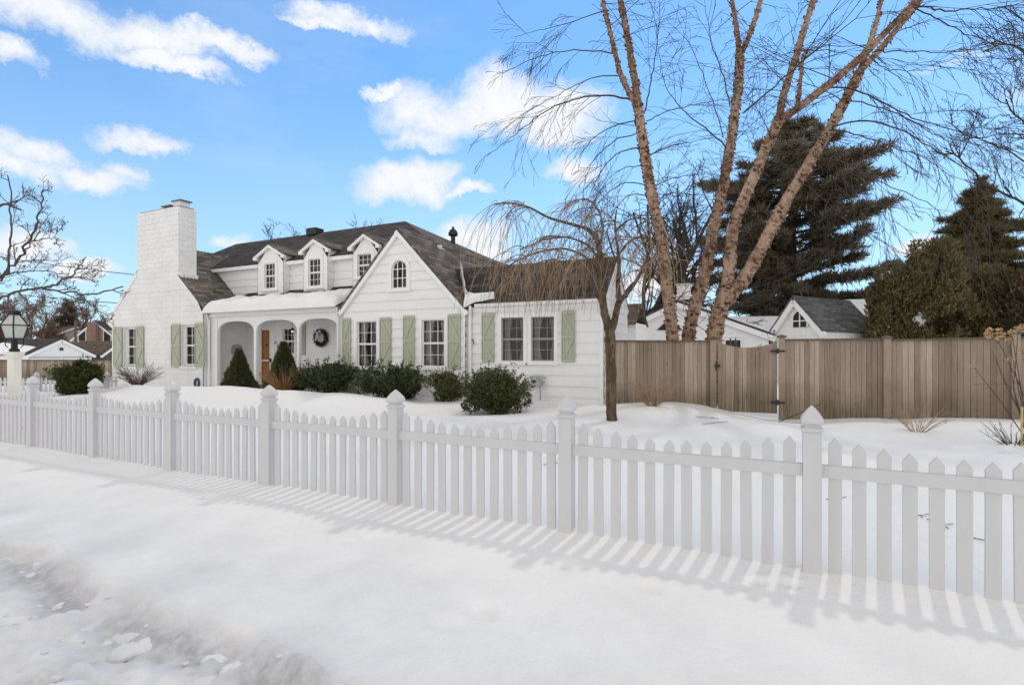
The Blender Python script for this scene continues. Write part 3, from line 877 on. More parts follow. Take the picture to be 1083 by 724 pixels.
p.box(pxL + 0.01, pxR - 0.01, YP - 0.10, YP - 0.004, zpt - 0.13, zpt + 0.06)
p.build('fascia', M['trim'], H)
# gutter
def gutter(x0, x1, y, z):
    a = MB()
    prof = [(y, z), (y - 0.10, z + 0.01), (y - 0.12, z + 0.09), (y - 0.11, z + 0.09), (y - 0.09, z + 0.02), (y, z + 0.02)]
    a.prism(prof, 'x', x0, x1)
    return a.build('gutter', M['trim'], H)
gutter(pxL + 0.02, pxR - 0.02, YP - 0.10, zpt + 0.0)
pr = MB()
pe, pw_ = (YP - 0.24, 3.09), (YS, 3.99)
pr.slab([(-19.08, pe[0], pe[1]), (pxR + 0.05, pe[0], pe[1]), (pxR + 0.05, pw_[0], pw_[1]), (-19.08, pw_[0], pw_[1])], 0.06)
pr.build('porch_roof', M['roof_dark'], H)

# porch back wall: door, window, house number, lamp
wx0, wx1, wzb, wzt = PX(299.6, YS), PX(311.6, YS), PZ(305, 374, YS), PZ(305, 347.3, YS)
dx0, dx1 = PX(275.6, YS), PX(288.6, YS)
dz0, dz1 = 0.22, PZ(282, 344.5, YS)
b = MB()
siding(b, (0, YS, 0), (1, 0, 0), (0, -1, 0), 0.0, 2.85, -20.0, pxR + 0.3, [(wx0, wx1, wzb, wzt), (dx0, dx1, 0.0, dz1)])
b.build('porch_back_wall', M['siding'], H)
sash_window(H, wx0, wx1, wzb, wzt, YS, 3, 2, 0.10, 0.10, 0.035, curtain=0.0)
d_ = MB(); d_.box(dx0 + 0.03, dx1 - 0.10, YS + 0.05, YS + 0.09, dz0, dz1 - 0.1)
for k in range(3):
    zz = dz0 + 0.25 + k * 0.62
    for q in (0, 1):
        x0 = dx0 + 0.12 + q * (dx1 - dx0 - 0.36) / 2; x1 = x0 + (dx1 - dx0 - 0.36) / 2 - 0.04
        d_.box(x0, x1, YS + 0.035, YS + 0.049, zz, zz + 0.5)
door = d_.build('door', M['door'], H)
c = MB()
for (a0, a1, z0, z1) in ((dx0 - 0.12, dx0, 0.0, dz1 + 0.12), (dx1, dx1 + 0.12, 0.0, dz1 + 0.12), (dx0, dx1, dz1, dz1 + 0.12)): c.box(a0, a1, YS - 0.035, YS + 0.10, z0, z1)
for (a0, a1, z0, z1) in ((dx0 + 0.003, dx0 + 0.06, 0.05, dz1 - 0.003), (dx1 - 0.17, dx1 - 0.003, 0.05, dz1 - 0.003), (dx0 + 0.06, dx1 - 0.17, dz1 - 0.17, dz1 - 0.003), (dx0 + 0.06, dx1 - 0.17, 0.05, 0.32),
                         (dx0 + 0.06, dx1 - 0.17, 1.20, 1.26)): c.box(a0, a1, YS - 0.02, YS + 0.015, z0, z1)
c.build('storm_door', M['trim'], door)
c = MB(); c.lathe([(0.0, 0), (0.03, 0.0), (0.035, 0.02), (0.0, 0.045)], 0, 0, 10)
c = MB(); c.box(dx1 - 0.13, dx1 - 0.05, YS - 0.06, YS - 0.021, 1.17, 1.32); c.build('handle', M['dark_metal'], door)
c = MB()
xm = (dx0 + dx1) / 2 - 0.03; c.tube([(xm, YS + 0.05, 1.86), (xm, YS + 0.028, 1.86)], 0.05, 10); c.build('door_knocker', M['dark_metal'], door)
xs_ = PX(323.8, YS); shutter(H, xs_ - 0.42, xs_, wzb - 0.05, wzt + 0.25, YS, 1)
# two small dark figures of the house number, set diagonally
c = MB()
hx, hz = PX(292.3, YS), PZ(292, 362.5, YS)
th_ = np.linspace(-0.4, 4.0, 9)
c.tube(np.stack([hx + 0.045 * np.cos(th_), np.full(9, YS - 0.04), hz + 0.06 * np.sin(th_)], -1), 0.011, 5)
th_ = np.linspace(0, 2 * math.pi, 12)
c.tube(np.stack([hx + 0.13 + 0.04 * np.cos(th_), np.full(12, YS - 0.04), hz - 0.14 + 0.07 * np.sin(th_)], -1), 0.011, 5)
c.build('house_number', M['dark_metal'], H)
# little lit porch lantern
lx, lz = PX(309.2, 14.2), PZ(309.2, 350.5, 14.2)
c = MB(); c.lathe([(0.0, 0.15), (0.04, 0.13), (0.075, 0.08), (0.08, 0.07), (0.0, 0.065)], lx, 14.2, 10); c.v = [q + np.array((0, 0, lz)) for q in c.v]
c.tube([(lx, 14.2, lz + 0.14), (lx, 14.2, 2.79)], 0.008, 5)
for k in range(4):
    c.beam((lx + 0.07 * (1 if k % 2 else -1), 14.2 + 0.07 * (1 if k > 1 else -1), lz - 0.09), (lx + 0.075 * (1 if k % 2 else -1), 14.2 + 0.07 * (1 if k > 1 else -1), lz + 0.08), 0.008, 0.008, up=(1, 0, 0))
pl_ = c.build('porch_lantern', M['dark_metal'], H)
c = MB(); c.lathe([(0.0, -0.035), (0.03, -0.02), (0.035, 0.0), (0.03, 0.02), (0.0, 0.035)], lx, 14.2, 8); c.v = [q + np.array((0, 0, lz)) for q in c.v]
c.build('bulb', M['bulb'], pl_)

# ---- second storey with three dormers
zse = 5.13
YD = YS - 0.33
dorm = []
for (gl_, gt, gr, gb, ax, ay, el, er, ey) in ((280.6, 278.4, 290.6, 305.0, 284.3, 257.2, 267.8, 300.5, 271.5),
                                              (327.2, 273.6, 338.6, 302.4, 331.3, 251.2, 315.9, 347.8, 265.0),
                                              (379.2, 268.4, 392.2, 292.0, 383.8, 245.6, 367.8, 401.5, 260.5)):
    ws = (PX(gl_, YD), PX(gr, YD), PZ((gl_ + gr) / 2, gb, YD), PZ((gl_ + gr) / 2, gt, YD))
    xc = (PX(el, YD - 0.1) + PX(er, YD - 0.1)) / 2
    hw = (PX(er, YD - 0.1) - PX(el, YD - 0.1)) / 2
    za = PZ(ax, ay, YD - 0.1); ze = PZ(el, ey, YD - 0.1)
    xw = (ws[0] + ws[1]) / 2
    dorm.append((ws, xc, hw, za, ze))
ed_ = [-23.0] + [e for (_, xc, hw, _, _) in dorm for e in (xc - hw + 0.17, xc + hw - 0.17)] + [-9.6]
for k in range(0, len(ed_), 2):
    b = MB(); siding(b, (0, YS, 0), (1, 0, 0), (0, -1, 0), 3.8, zse, ed_[k], ed_[k + 1]); b.build('upper_wall', M['siding'], H)
for (ws, xc, hw, za, ze) in dorm:
    wl_, wr_ = xc - hw + 0.16, xc + hw - 0.16
    sl_ = (za - ze) / hw
    ztf = za - 0.1
    lf = lambda z, wl_=wl_, xc=xc, ztf=ztf, sl_=sl_: max(wl_, xc - (ztf - z) / sl_)
    rf = lambda z, wr_=wr_, xc=xc, ztf=ztf, sl_=sl_: min(wr_, xc + (ztf - z) / sl_)
    b = MB()
    siding(b, (0, YD, 0), (1, 0, 0), (0, -1, 0), 3.85, ztf, lf, rf, [(ws[0] - 0.03, ws[1] + 0.03, ws[2], ws[3])], course=1.4, lap=0.0)
    for xx, nx_ in ((wl_, -1), (wr_, 1)):
        siding(b, (xx, 0, 0), (0, 1, 0), (nx_, 0, 0), 3.85, ze + 0.03, YD - 0.003, 16.6)
    dm = b.build('dormer', M['siding'], H)
    r = MB()
    for sg in (-1, 1):
        r.slab([(xc, YD - 0.13, za), (xc + sg * hw, YD - 0.13, ze), (xc + sg * hw, 17.2, ze), (xc, 17.2, za)], 0.05)
    r.build('dormer_roof', M['roof'], dm)
    r = MB()
    for sg in (-1, 1):
        r.beam((xc - sg * 0.03, YD - 0.075 - 0.002 * sg, za - 0.105 + 0.03 * sl_), (xc + sg * (hw - 0.01), YD - 0.075 - 0.002 * sg, ze - 0.105), 0.10, 0.09)
        r.box(xc + sg * hw - 0.09 * sg - 0.09, xc + sg * hw - 0.09 * sg + 0.09, YD - 0.12, YD - 0.005, ze - 0.16, ze - 0.055)
    r.build('rake_board', M['trim'], dm)
    sash_window(H, ws[0] - 0.03, ws[1] + 0.03, ws[2], ws[3], YD, 3, 2, 0.13, 0.12, 0.03, curtain=0.0)
# main roof
RX0, RX1, RY, RZ = -24.6, -13.8, 18.1, 7.18
fy, fs, hs = 14.36, 0.553, 0.50
zef = RZ - fs * (RY - fy)
hx_ = RX1 + (RZ - zef) / hs
r = MB()
r.slab([(RX0, RY, RZ), (RX0, fy, zef), (hx_, fy, zef), (RX1, RY, RZ)], 0.14)
r.slab([(RX0, RY, RZ), (RX1, RY, RZ), (hx_, 2 * RY - fy, zef), (RX0, 2 * RY - fy, zef)], 0.14)
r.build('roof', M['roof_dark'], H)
r = MB()
r.slab([(RX1, RY, RZ), (hx_, fy, zef), (hx_, 2 * RY - fy, zef)], 0.14)
r.build('roof', M['roof'], H)  # lighter shingles than the front slope: sunlit against shaded put into the colour
r = MB(); 
for k in range(0, len(ed_), 2):
    r = MB(); r.box(ed_[k] - 0.1, ed_[k + 1] + 0.1, fy + 0.01, fy + 0.03, zef - 0.16, zef - 0.03); r.box(ed_[k] - 0.1, ed_[k + 1] + 0.1, fy + 0.0295, YS - 0.03, zef - 0.17, zef - 0.145)
    r.build('eave_board', M['trim'], H)
b = MB()          # shell that closes the house at the back and left
b.box(-24.4, -9.5, 21.3, 21.5, -0.3, 5.0)
b.box(-24.5, -24.3, 14.7, 21.5, 2.8, 5.2)
b.build('rear_wall', M['siding'], H)
# vent pipe
vb = P(479.2, 252, 18.6)
v = MB()
v.tube([(vb[0], 18.6, vb[2] - 0.9), (vb[0], 18.6, vb[2] + 0.16)], 0.095, 10)
v.lathe([(0.16, 0.10), (0.20, 0.12), (0.20, 0.22), (0.14, 0.34), (0.05, 0.40), (0.05, 0.48), (0, 0.50)], vb[0], 18.6, 12)
v.v[-1] = v.v[-1] + np.array((0, 0, vb[2]))
v.build('vent_pipe', M['dark_metal'], H)
v = MB()
q = P(334, 246.5, 18.0); v.box(q[0] - 0.3, q[0] + 0.3, 17.7, 18.2, RZ - 0.15, RZ + 0.16); v.build('roof_vent', M['dark_metal'], H)

# ---- front gable
FXc, FZr = -9.97, 5.38
fxL, fxR = PX(363.4, YF), PX(492.5, YF)
fsl = 1.04
def fgL(z): return max(fxL, FXc - (FZr - 0.12 - z) / fsl)
def fgR(z): return min(fxR, FXc + (FZr - 0.12 - z) / fsl)
fw = []
for (pa, pb, yt, yb) in ((377.9, 398.7, 339.6, 387.6), (446.5, 470.3, 337.8, 387.6)):
    fw.append((PX(pa, YF), PX(pb, YF), PZ((pa + pb) / 2, yb, YF), PZ((pa + pb) / 2, yt, YF)))
aw = (PX(414.8, YF), PX(430.6, YF), PZ(422.5, 305, YF), PZ(422.5, 275.2, YF))
b = MB()
siding(b, (0, YF, 0), (1, 0, 0), (0, -1, 0), -0.4, FZr - 0.13, fgL, fgR, [w_ for w_ in fw] + [(aw[0], aw[1], aw[2], aw[3])], lap=0.027)
siding(b, (fxR, 0, 0), (0, 1, 0), (1, 0, 0), -0.4, 3.0, YF + 0.005, 21.5)
siding(b, (fxL, 0, 0), (0, 1, 0), (-1, 0, 0), -0.4, 3.0, YF + 0.005, 21.5)
b.build('gable_wall', M['siding'], H)
for (a, c_, z0, z1) in fw: sash_window(H, a, c_, z0, z1, YF, 3, 2, 0.12, 0.10, 0.035, curtain=0.75)
for (pa, pb, yt, yb, sd) in ((360.9, 371.9, 336.2, 386, -1), (403, 414.6, 335.4, 387, 1), (427.6, 439.3, 333.6, 387.4, -1), (474.6, 487.8, 331.9, 389.8, 1)):
    shutter(H, max(PX(pa, YF), fxL + 0.005), PX(pb, YF), PZ((pa + pb) / 2, yb, YF), PZ((pa + pb) / 2, yt, YF), YF, sd)
# arched attic window
xc, hw = (aw[0] + aw[1]) / 2, (aw[1] - aw[0]) / 2
zs = aw[3] - hw * 1.0
def arc(R, Rz, n=18): return [(xc + R * math.cos(q), zs + Rz * math.sin(q)) for q in np.linspace(0, math.pi, n)]
a = MB()
inn = [(xc + hw, aw[2])] + arc(hw, hw) + [(xc - hw, aw[2])]
out = [(xc + hw + 0.13, aw[2])] + arc(hw + 0.13, hw + 0.13) + [(xc - hw - 0.13, aw[2])]
for k in range(len(inn) - 1):
    pts = [inn[k], inn[k + 1], out[k + 1], out[k]]
    a.prism(pts, 'y', YF - 0.05, YF + 0.06)
a.box(xc - hw - 0.16, xc + hw + 0.16, YF - 0.07, YF + 0.05, aw[2] - 0.10, aw[2] - 0.002)
# corner pieces that close the wall above the arch
aw_o = a.build('arched_window', M['trim'], H)
a = MB()
for xx in (xc - hw / 3, xc + hw / 3):
    a.box(xx - 0.012, xx + 0.012, YF + 0.015, YF + 0.045, aw[2] + 0.03, zs + math.sqrt(max(0, hw * hw - (xx - xc) ** 2)) - 0.01)
for zz in (aw[2] + (zs - aw[2]) * 0.55, zs + 0.02): a.box(xc - hw + 0.01, xc + hw - 0.01, YF + 0.017, YF + 0.043, zz - 0.012, zz + 0.012)
a.box(xc - hw, xc + hw, YF + 0.014, YF + 0.046, aw[2], aw[2] + 0.035)
inn2 = [(xc + hw - 0.03, aw[2])] + [(xc + (hw - 0.03) * math.cos(q), zs + (hw - 0.03) * math.sin(q)) for q in np.linspace(0, math.pi, 18)] + [(xc - hw + 0.03, aw[2])]
for k in range(len(inn) - 1): a.prism([inn2[k], inn2[k + 1], inn[k + 1], inn[k]], 'y', YF + 0.012, YF + 0.047)
a.build('sash', M['trim'], aw_o)
a = MB(); a.add([(x_, YF + 0.035, z_) for x_, z_ in inn], [tuple(range(len(inn)))]); a.build('pane', M['glass'], aw_o)
# roof of the front gable
r = MB()
yo = YF - 0.12
def zf(x): return FZr - fsl * abs(x - FXc)
xe1, xe0 = fxR + 0.10, fxL - 0.10
r.slab([(FXc, yo, FZr), (xe1, yo, zf(xe1)), (xe1, 21.6, zf(xe1)), (FXc, 21.6, FZr)], 0.09)
yo += 0.003; r.slab([(FXc, yo, FZr), (FXc, 21.6, FZr), (xe0, 21.6, zf(xe0)), (xe0, yo, zf(xe0))], 0.09)
r.build('roof', M['roof'], H)
r = MB()
for k, xe in enumerate((xe0 + 0.01, xe1 - 0.01)):
    sg = -1 if k == 0 else 1
    r.beam((FXc - sg * 0.045, YF - 0.06 - 0.004 * k, FZr - 0.20 + 0.045 * fsl), (xe, YF - 0.06 - 0.004 * k, zf(xe) - 0.20), 0.11, 0.13)
r.build('rake_board', M['trim'], H)

# ---- right wing
wxl, wxr = fxR + 0.01, PX(638.4, YW)
WZe = 2.93; WYr, WZr = 14.16, 4.20
wsl = (WZr - WZe + 0.02) / (WYr - YW)
ww = []
for (pa, pb, yt, yb) in ((530.4, 554.0, 335.6, 381.6), (562.0, 586.4, 334.8, 381.6)):
    ww.append((PX(pa, YW), PX(pb, YW), PZ((pa + pb) / 2, yb, YW), PZ((pa + pb) / 2, yt, YW)))
b = MB()
siding(b, (0, YW, 0), (1, 0, 0), (0, -1, 0), -0.4, WZe, wxl, wxr, ww, phase=0.1, lap=0.03)
siding(b, (wxr, 0, 0), (0, 1, 0), (1, 0, 0), -0.4, WZr - 0.06, lambda z: max(YW, WYr - (WZr - 0.06 - z) / wsl), lambda z: min(2 * WYr - YW, WYr + (WZr - 0.06 - z) / wsl), phase=0.1)
b.box(wxl, wxr - 0.02, 2 * WYr - YW - 0.05, 2 * WYr - YW, -0.3, WZe)
b.build('wing_wall', M['siding'], H)
for (a, c_, z0, z1) in ww: sash_window(H, a, c_, z0, z1, YW, 3, 2, 0.105, 0.10, 0.04, curtain=0.7, sash=M['grey_sash'], mw=0.006)
for (pa, pb, yt, yb, sd) in ((510.4, 523.4, 331, 383, -1), (594.6, 608.8, 328.6, 383, 1)):
    shutter(H, PX(pa, YW), PX(pb, YW), PZ((pa + pb) / 2, yb, YW), PZ((pa + pb) / 2, yt, YW), YW, sd)
r = MB()
ov = 0.10
r.slab([(-9.2, WYr, WZr), (wxr + 0.03, WYr, WZr), (wxr + 0.03, YW - ov, WZe + 0.05 - wsl * ov), (-9.2, YW - ov, WZe + 0.05 - wsl * ov)], 0.07)
r.slab([(-9.2, WYr, WZr), (wxr + 0.03, WYr, WZr), (wxr + 0.03, 2 * WYr - YW + ov, WZe + 0.05 - wsl * ov), (-9.2, 2 * WYr - YW + ov, WZe + 0.05 - wsl * ov)], 0.07)
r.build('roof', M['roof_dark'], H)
r = MB()
for yy in (YW - ov + 0.01, 2 * WYr - YW + ov - 0.01):
    r.beam((wxr + 0.005, WYr, WZr - 0.14), (wxr + 0.005, yy, WZe + 0.05 - wsl * ov - 0.13), 0.035, 0.12)
r.build('rake_board', M['trim'], H)
r = MB(); r.box(wxl, wxr + 0.01, YW - 0.055, YW - 0.027, WZe - 0.22, WZe - 0.06)
for (c0, c1) in ((wxr - 0.09, wxr + 0.005),): r.box(c0, c1, YW - 0.04, YW - 0.028, -0.4, WZe - 0.22)
r.build('corner_board', M['trim'], H)
gutter(wxl + 0.3, wxr + 0.02, YW - 0.06, WZe - 0.11)
# downspouts
def downspout(x, y, ztop_, kick):
    a = MB()
    a.tube([(x, y - 0.10, ztop_), (x, y - 0.10, ztop_ - 0.10), (x + kick, y - 0.045, ztop_ - 0.28), (x + kick, y - 0.045, 0.10)], 0.042, 8)
    return a.build('downspout', M['trim'], H)
downspout(fxR + 0.16, YW - 0.045, WZe - 0.06, -0.03)
downspout(wxR + 0.13, YP - 0.06, zpt, 0.03)
downspout(pxR - 0.11, YP - 0.05, zpt, 0.0)
# little bracket on the wing wall
c = MB(); hx, hz = PX(501.6, YW), PZ(501.6, 361, YW)
c.tube([(hx - 0.02, YW, hz + 0.05), (hx - 0.02, YW - 0.09, hz + 0.05), (hx + 0.03, YW - 0.10, hz), (hx + 0.045, YW - 0.09, hz - 0.08)], 0.014, 6)
c.build('hook', M['dark_metal'], H)
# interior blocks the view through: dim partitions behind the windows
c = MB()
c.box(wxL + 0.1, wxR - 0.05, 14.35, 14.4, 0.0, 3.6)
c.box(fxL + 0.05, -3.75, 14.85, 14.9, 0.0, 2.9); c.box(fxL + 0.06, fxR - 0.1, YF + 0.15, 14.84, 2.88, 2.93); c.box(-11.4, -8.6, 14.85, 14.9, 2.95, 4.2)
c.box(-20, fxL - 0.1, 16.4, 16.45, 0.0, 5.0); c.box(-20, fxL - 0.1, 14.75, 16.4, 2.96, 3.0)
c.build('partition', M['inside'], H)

# ---- snow lying on the house
def snow_patch(name, label, outline_fn, nx_, ny_, loc, group=None):
    """outline_fn(i,j) -> base point (x,y,z), height"""
    V = []
    for a_ in range(nx_ + 1):
        for b_ in range(ny_ + 1):
            q, h_, nn = outline_fn(a_ / nx_, b_ / ny_)
            V.append(np.array(q) + np.array(nn) * h_)
    V = np.array(V); ii, jj = np.meshgrid(np.arange(nx_), np.arange(ny_), indexing='ij'); k = ny_ + 1
    mb = MB(); mb.bulk(V, np.stack([ii * k + jj, (ii + 1) * k + jj, (ii + 1) * k + jj + 1, ii * k + jj + 1], -1).reshape(-1, 4))
    o = mb.build(name, M['snow'], None, loc, smooth=True, uv=False)
    return tag(o, label, 'snow', group)
def porch_snow(u_, v_):
    x = -19.04 + u_ * (pxR - 0.03 + 19.04)
    top = 0.66 + 0.24 * float(fbm(np.array([x]), np.array([1.0]), 1.2, 3, 81)[0]) - 0.25 * math.exp(-((u_ - 0.05) / 0.06) ** 2) * 0
    v2 = -0.06 + v_ * (top + 0.06)
    y = pe[0] + v2 * (pw_[0] - pe[0]); z = pe[1] + v2 * (pw_[1] - pe[1]) + 0.004
    e = min(1.0, (1 - abs(2 * v_ - 1) ** 6)) ** 0.5 * min(1.0, (1 - abs(2 * u_ - 1) ** 26)) ** 0.5
    lump = 0.34 + 0.26 * float(fbm(np.array([x * 1.0]), np.array([y]), 1.6, 4, 91)[0]) + 0.10 * math.exp(-((u_ - 0.08) / 0.05) ** 2)
    return (x, y, z), e * (lump + 0.22 * float(fbm(np.array([x]), np.array([y]), 3.8, 3, 95)[0])) * (1 - 0.62 * v_) - 0.015, (0, -0.25 * (1 - v_), 0.97)
snow_patch('roof_snow', 'thick snow slab lying along the porch roof above the arches', porch_snow, 120, 24, (-15.5, YP, 3.2))
def valley_snow(u_, v_):
    # runs down the valley between the front gable and the right wing, then along the eave
    p0 = P(487.5, 284, 14.1); p1 = P(493.5, 319, YW - 0.08); p2 = P(523, 316.2, YW - 0.08)
    if u_ < 0.6: q = p0 + (p1 - p0) * (u_ / 0.6)
    else: q = p1 + (p2 - p1) * ((u_ - 0.6) / 0.4)
    wdt = 0.12 + 0.07 * math.sin(u_ * 13) ** 2 + (0.16 * math.exp(-((u_ - 0.62) / 0.10) ** 2))
    if u_ > 0.62: wdt *= max(0.05, (1 - u_) / 0.38)
    s = (v_ - 0.5) * 2
    off = np.array((0.5, -0.55, 0.35)) if u_ < 0.6 else np.array((0.0, 0.45, 0.5))
    q = q + off * wdt * s * 1.1
    return q, 0.20 * (1 - s * s) ** 0.5 + 0.02, (0.1, -0.35, 0.9)
snow_patch('roof_snow', 'narrow strip of snow caught in the roof valley beside the front gable', valley_snow, 60, 10, (fxR, YW, 3.2))
# ------------------------------------------------------------------ white picket fence along the street
FY = 4.22
FX = [0.315 - 1.825 * k for k in range(-1, 9)]
pf = thing('picket_fence', 'long white vinyl picket fence with pointed post caps along the snowy street edge', 'fence', (FX[5], FY, 0.0))
for k, x in enumerate(FX[:-1]):
    a = MB(); hw = 0.057
    a.box(x - hw, x + hw, FY - hw, FY + hw, -0.5, 0.995)
    po = a.build('fence_post', M['vinyl'], pf)
    c = MB()
    c.sqlathe([(0.066, 0.990), (0.068, 1.012), (0.060, 1.018), (0.046, 1.024), (0.045, 1.034), (0.062, 1.044), (0.069, 1.060), (0.067, 1.076), (0.058, 1.098), (0.042, 1.124), (0.022, 1.150), (0.003, 1.170)], x, FY)
    c.build('post_cap', M['vinyl'], po, smooth=False)
NP = 12
picks = {}
for k in range(len(FX) - 1):
    x1, x0 = FX[k], FX[k + 1]
    if k == 0: pass
    a = MB()
    for zc in (0.715, -0.05): a.box(x0 + 0.058, x1 - 0.058, FY - 0.024, FY + 0.024, zc - 0.043, zc + 0.043)
    a.build('rail', M['vinyl'], pf)
    for n in range(NP):
        x = x0 + (n + 1) * (x1 - x0) / (NP + 1)
        if x > 1.95 or x < -12.75: continue
        s = abs(2 * (n + 0.5) / NP - 1)
        h = 0.862 + 0.105 * s ** 2
        key = round(h, 4)
        if key not in picks:
            a = MB(); w2 = 0.0395
            a.prism([(-w2, -0.4), (w2, -0.4), (w2, h - 0.05), (0, h), (-w2, h - 0.05)], 'y', -0.011, 0.011)
            V = np.vstack(a.v) + np.array((x, FY, 0)); a.v = [V]
            o = a.build('picket', M['vinyl'], pf)
            # put the origin at the picket's own foot so that copies can be moved
            off = np.array((x - FX[5], 0.0, 0.0))
            co = np.zeros(len(o.data.vertices) * 3, np.float32); o.data.vertices.foreach_get('co', co); co = co.reshape(-1, 3) - off
            o.data.vertices.foreach_set('co', co.astype(np.float32).ravel()); o.location = tuple(off)
            picks[key] = o
        else:
            pc = copy_part(picks[key], pf, (x - FX[5] + 0.002 * math.sin(x * 91), 0.0, 0.004 * math.sin(x * 57)))
            pc.rotation_euler = (0.004 * math.sin(x * 33), 0.007 * math.sin(x * 73), 0.03 * math.sin(x * 41))

# low old picket fence at the left boundary
A0, A1 = PT(-30, 400, 17.6), PT(124, 400, 18.4)
lf_ = thing('picket_fence', 'low old white picket fence behind the lamp post and the round yew', 'fence', (A0[0], A0[1], 0.1))
dv = A1 - A0; ln = float(np.hypot(dv[0], dv[1])); dv = dv / ln; ang = math.atan2(dv[1], dv[0])
def at_l(s): return A0[0] + dv[0] * s, A0[1] + dv[1] * s
zt_ = 0.70
a = MB()
for zc in (0.12, 0.54):
    p0, p1 = at_l(0), at_l(ln); nn = np.array((-dv[1], dv[0])) * 0.03
    a.beam((p0[0] + nn[0], p0[1] + nn[1], zc), (p1[0] + nn[0], p1[1] + nn[1], zc), 0.03, 0.07)
a.build('rail', M['vinyl'], lf_)
s = 0.03; proto = None; kk = 0
while s < ln:
    x, y = at_l(s)
    if proto is None:
        a = MB(); a.prism([(-0.036, -0.4), (0.036, -0.4), (0.036, zt_ - 0.06), (0, zt_), (-0.036, zt_ - 0.06)], 'y', -0.01, 0.01)
        ca, sa = math.cos(ang), math.sin(ang); V = np.vstack(a.v); V = np.stack([V[:, 0] * ca - V[:, 1] * sa + A0[0], V[:, 0] * sa + V[:, 1] * ca + A0[1], V[:, 2]], -1); a.v = [V]
        proto = a.build('picket', M['vinyl'], lf_)
        proto.location = (x - A0[0], y - A0[1], 0)
    else:
        copy_part(proto, lf_, (x - A0[0], y - A0[1], 0.012 * math.sin(kk * 2.1)))
    s += 0.135; kk += 1
for pxx in (39, 113):
    q = PT(pxx, 400, 17.9); a = MB(); a.box(q[0] - 0.06, q[0] + 0.06, q[1] - 0.06, q[1] + 0.06, -0.4, 0.72)
    a.sqlathe([(0.07, 0.72), (0.04, 0.75), (0.065, 0.78), (0.05, 0.84), (0.0, 0.90)], q[0], q[1])
    a.build('fence_post', M['vinyl'], lf_)

# ------------------------------------------------------------------ tall cedar fence with the gate
BY = 13.28
wf = thing('wooden_fence', 'tall weathered cedar board fence with a scooped gate running right from the house', 'fence', (0.4, BY, 0.1))
def boards(x0, x1, top, name, y=BY, wd=0.098, par=None, bot=-0.3):
    a = MB(); n_ = max(1, int(round((x1 - x0) / wd))); st = (x1 - x0) / n_
    rr = random.Random(int(x0 * 100))
    for k in range(n_):
        xa = x0 + k * st + 0.0025; xb = x0 + (k + 1) * st - 0.0025; dy = rr.uniform(-0.004, 0.004)
        ta, tb = top(xa), top(xb)
        a.add([(xa, y + dy, bot), (xb, y + dy, bot), (xb, y + dy, tb), (xa, y + dy, ta), (xa, y + dy + 0.02, bot), (xb, y + dy + 0.02, bot), (xb, y + dy + 0.02, tb), (xa, y + dy + 0.02, ta)],
              [(0, 1, 2, 3), (5, 4, 7, 6), (0, 3, 7, 4), (1, 5, 6, 2), (3, 2, 6, 7)])
    m_ = 10
    for k in range(m_):      # added backing sheet that blocks light and keeps the seams dark
        xa, xb = x0 + (x1 - x0) * k / m_, x0 + (x1 - x0) * (k + 1) / m_
        a.add([(xa, y + 0.03, bot), (xb, y + 0.03, bot), (xb, y + 0.03, top(xb) - 0.02), (xa, y + 0.03, top(xa) - 0.02)], [(0, 1, 2, 3)])
    return a.build(name, M['cedar'], par or wf)
posts = [-1.05, 0.40, 2.36, 4.40, 6.4]
pts_ = [1.90, 1.93, 1.88, 1.95, 1.9]
def post(x, zt):
    a = MB(); a.box(x - 0.065, x + 0.065, BY - 0.07, BY + 0.06, -0.3, zt - 0.045)
    o = a.build('fence_post', M['cedar'], wf)
    c = MB(); c.box(x - 0.095, x + 0.095, BY - 0.10, BY + 0.09, zt - 0.044, zt - 0.012)
    c.sqlathe([(0.095, zt - 0.0118), (0.02, zt + 0.025)], x, BY - 0.005)
    c.build('post_cap', M['cedar_dark'], o)
for x, z in zip(posts, pts_): post(x, z)
spans = [(wxr + 0.03, -1.115, 1.865, 1.835), (0.465, 2.295, 1.85, 1.84), (2.425, 4.335, 1.82, 1.85), (4.465, 6.335, 1.85, 1.85)]
for (x0, x1, za, zb_) in spans:
    tp = lambda x, x0=x0, x1=x1, za=za, zb_=zb_: za + (zb_ - za) * (x - x0) / (x1 - x0) - 0.03
    boards(x0, x1, tp, 'board_panel')
    a = MB(); a.beam((x0, BY - 0.005, za - 0.012), (x1, BY - 0.005, zb_ - 0.012), 0.11, 0.034); a.build('cap_rail', M['cedar_dark'], wf)
    a = MB()
    for zz in (0.45, 1.5): a.beam((x0, BY + 0.045, zz), (x1, BY + 0.045, zz), 0.04, 0.09)
    a.build('rail', M['cedar_dark'], wf)
gt = boards(-0.955, 0.305, lambda x: 1.83 - 0.165 * max(0.0, 1 - ((x + 0.325) / 0.64) ** 2) ** 0.8, 'gate', y=BY - 0.012, wd=0.09, bot=0.16)
a = MB()
for zz in (0.55, 1.45): a.box(-0.95, 0.30, BY + 0.016, BY + 0.055, zz - 0.05, zz + 0.05)
a.build('gate_brace', M['cedar_dark'], gt)
for zz in (0.42, 1.58):
    a = MB(); a.box(0.17, 0.46, BY - 0.085, BY - 0.0721 + 0.03, zz - 0.022, zz + 0.022); a.box(0.29, 0.34, BY - 0.09, BY - 0.04, zz - 0.06, zz + 0.06)
    a.build('hinge', M['dark_metal'], gt)
a = MB(); a.box(-1.02, -0.90, BY - 0.10, BY - 0.04, 1.20, 1.26); a.box(-0.99, -0.96, BY - 0.11, BY - 0.05, 1.12, 1.34)
a.build('latch', M['dark_metal'], gt)

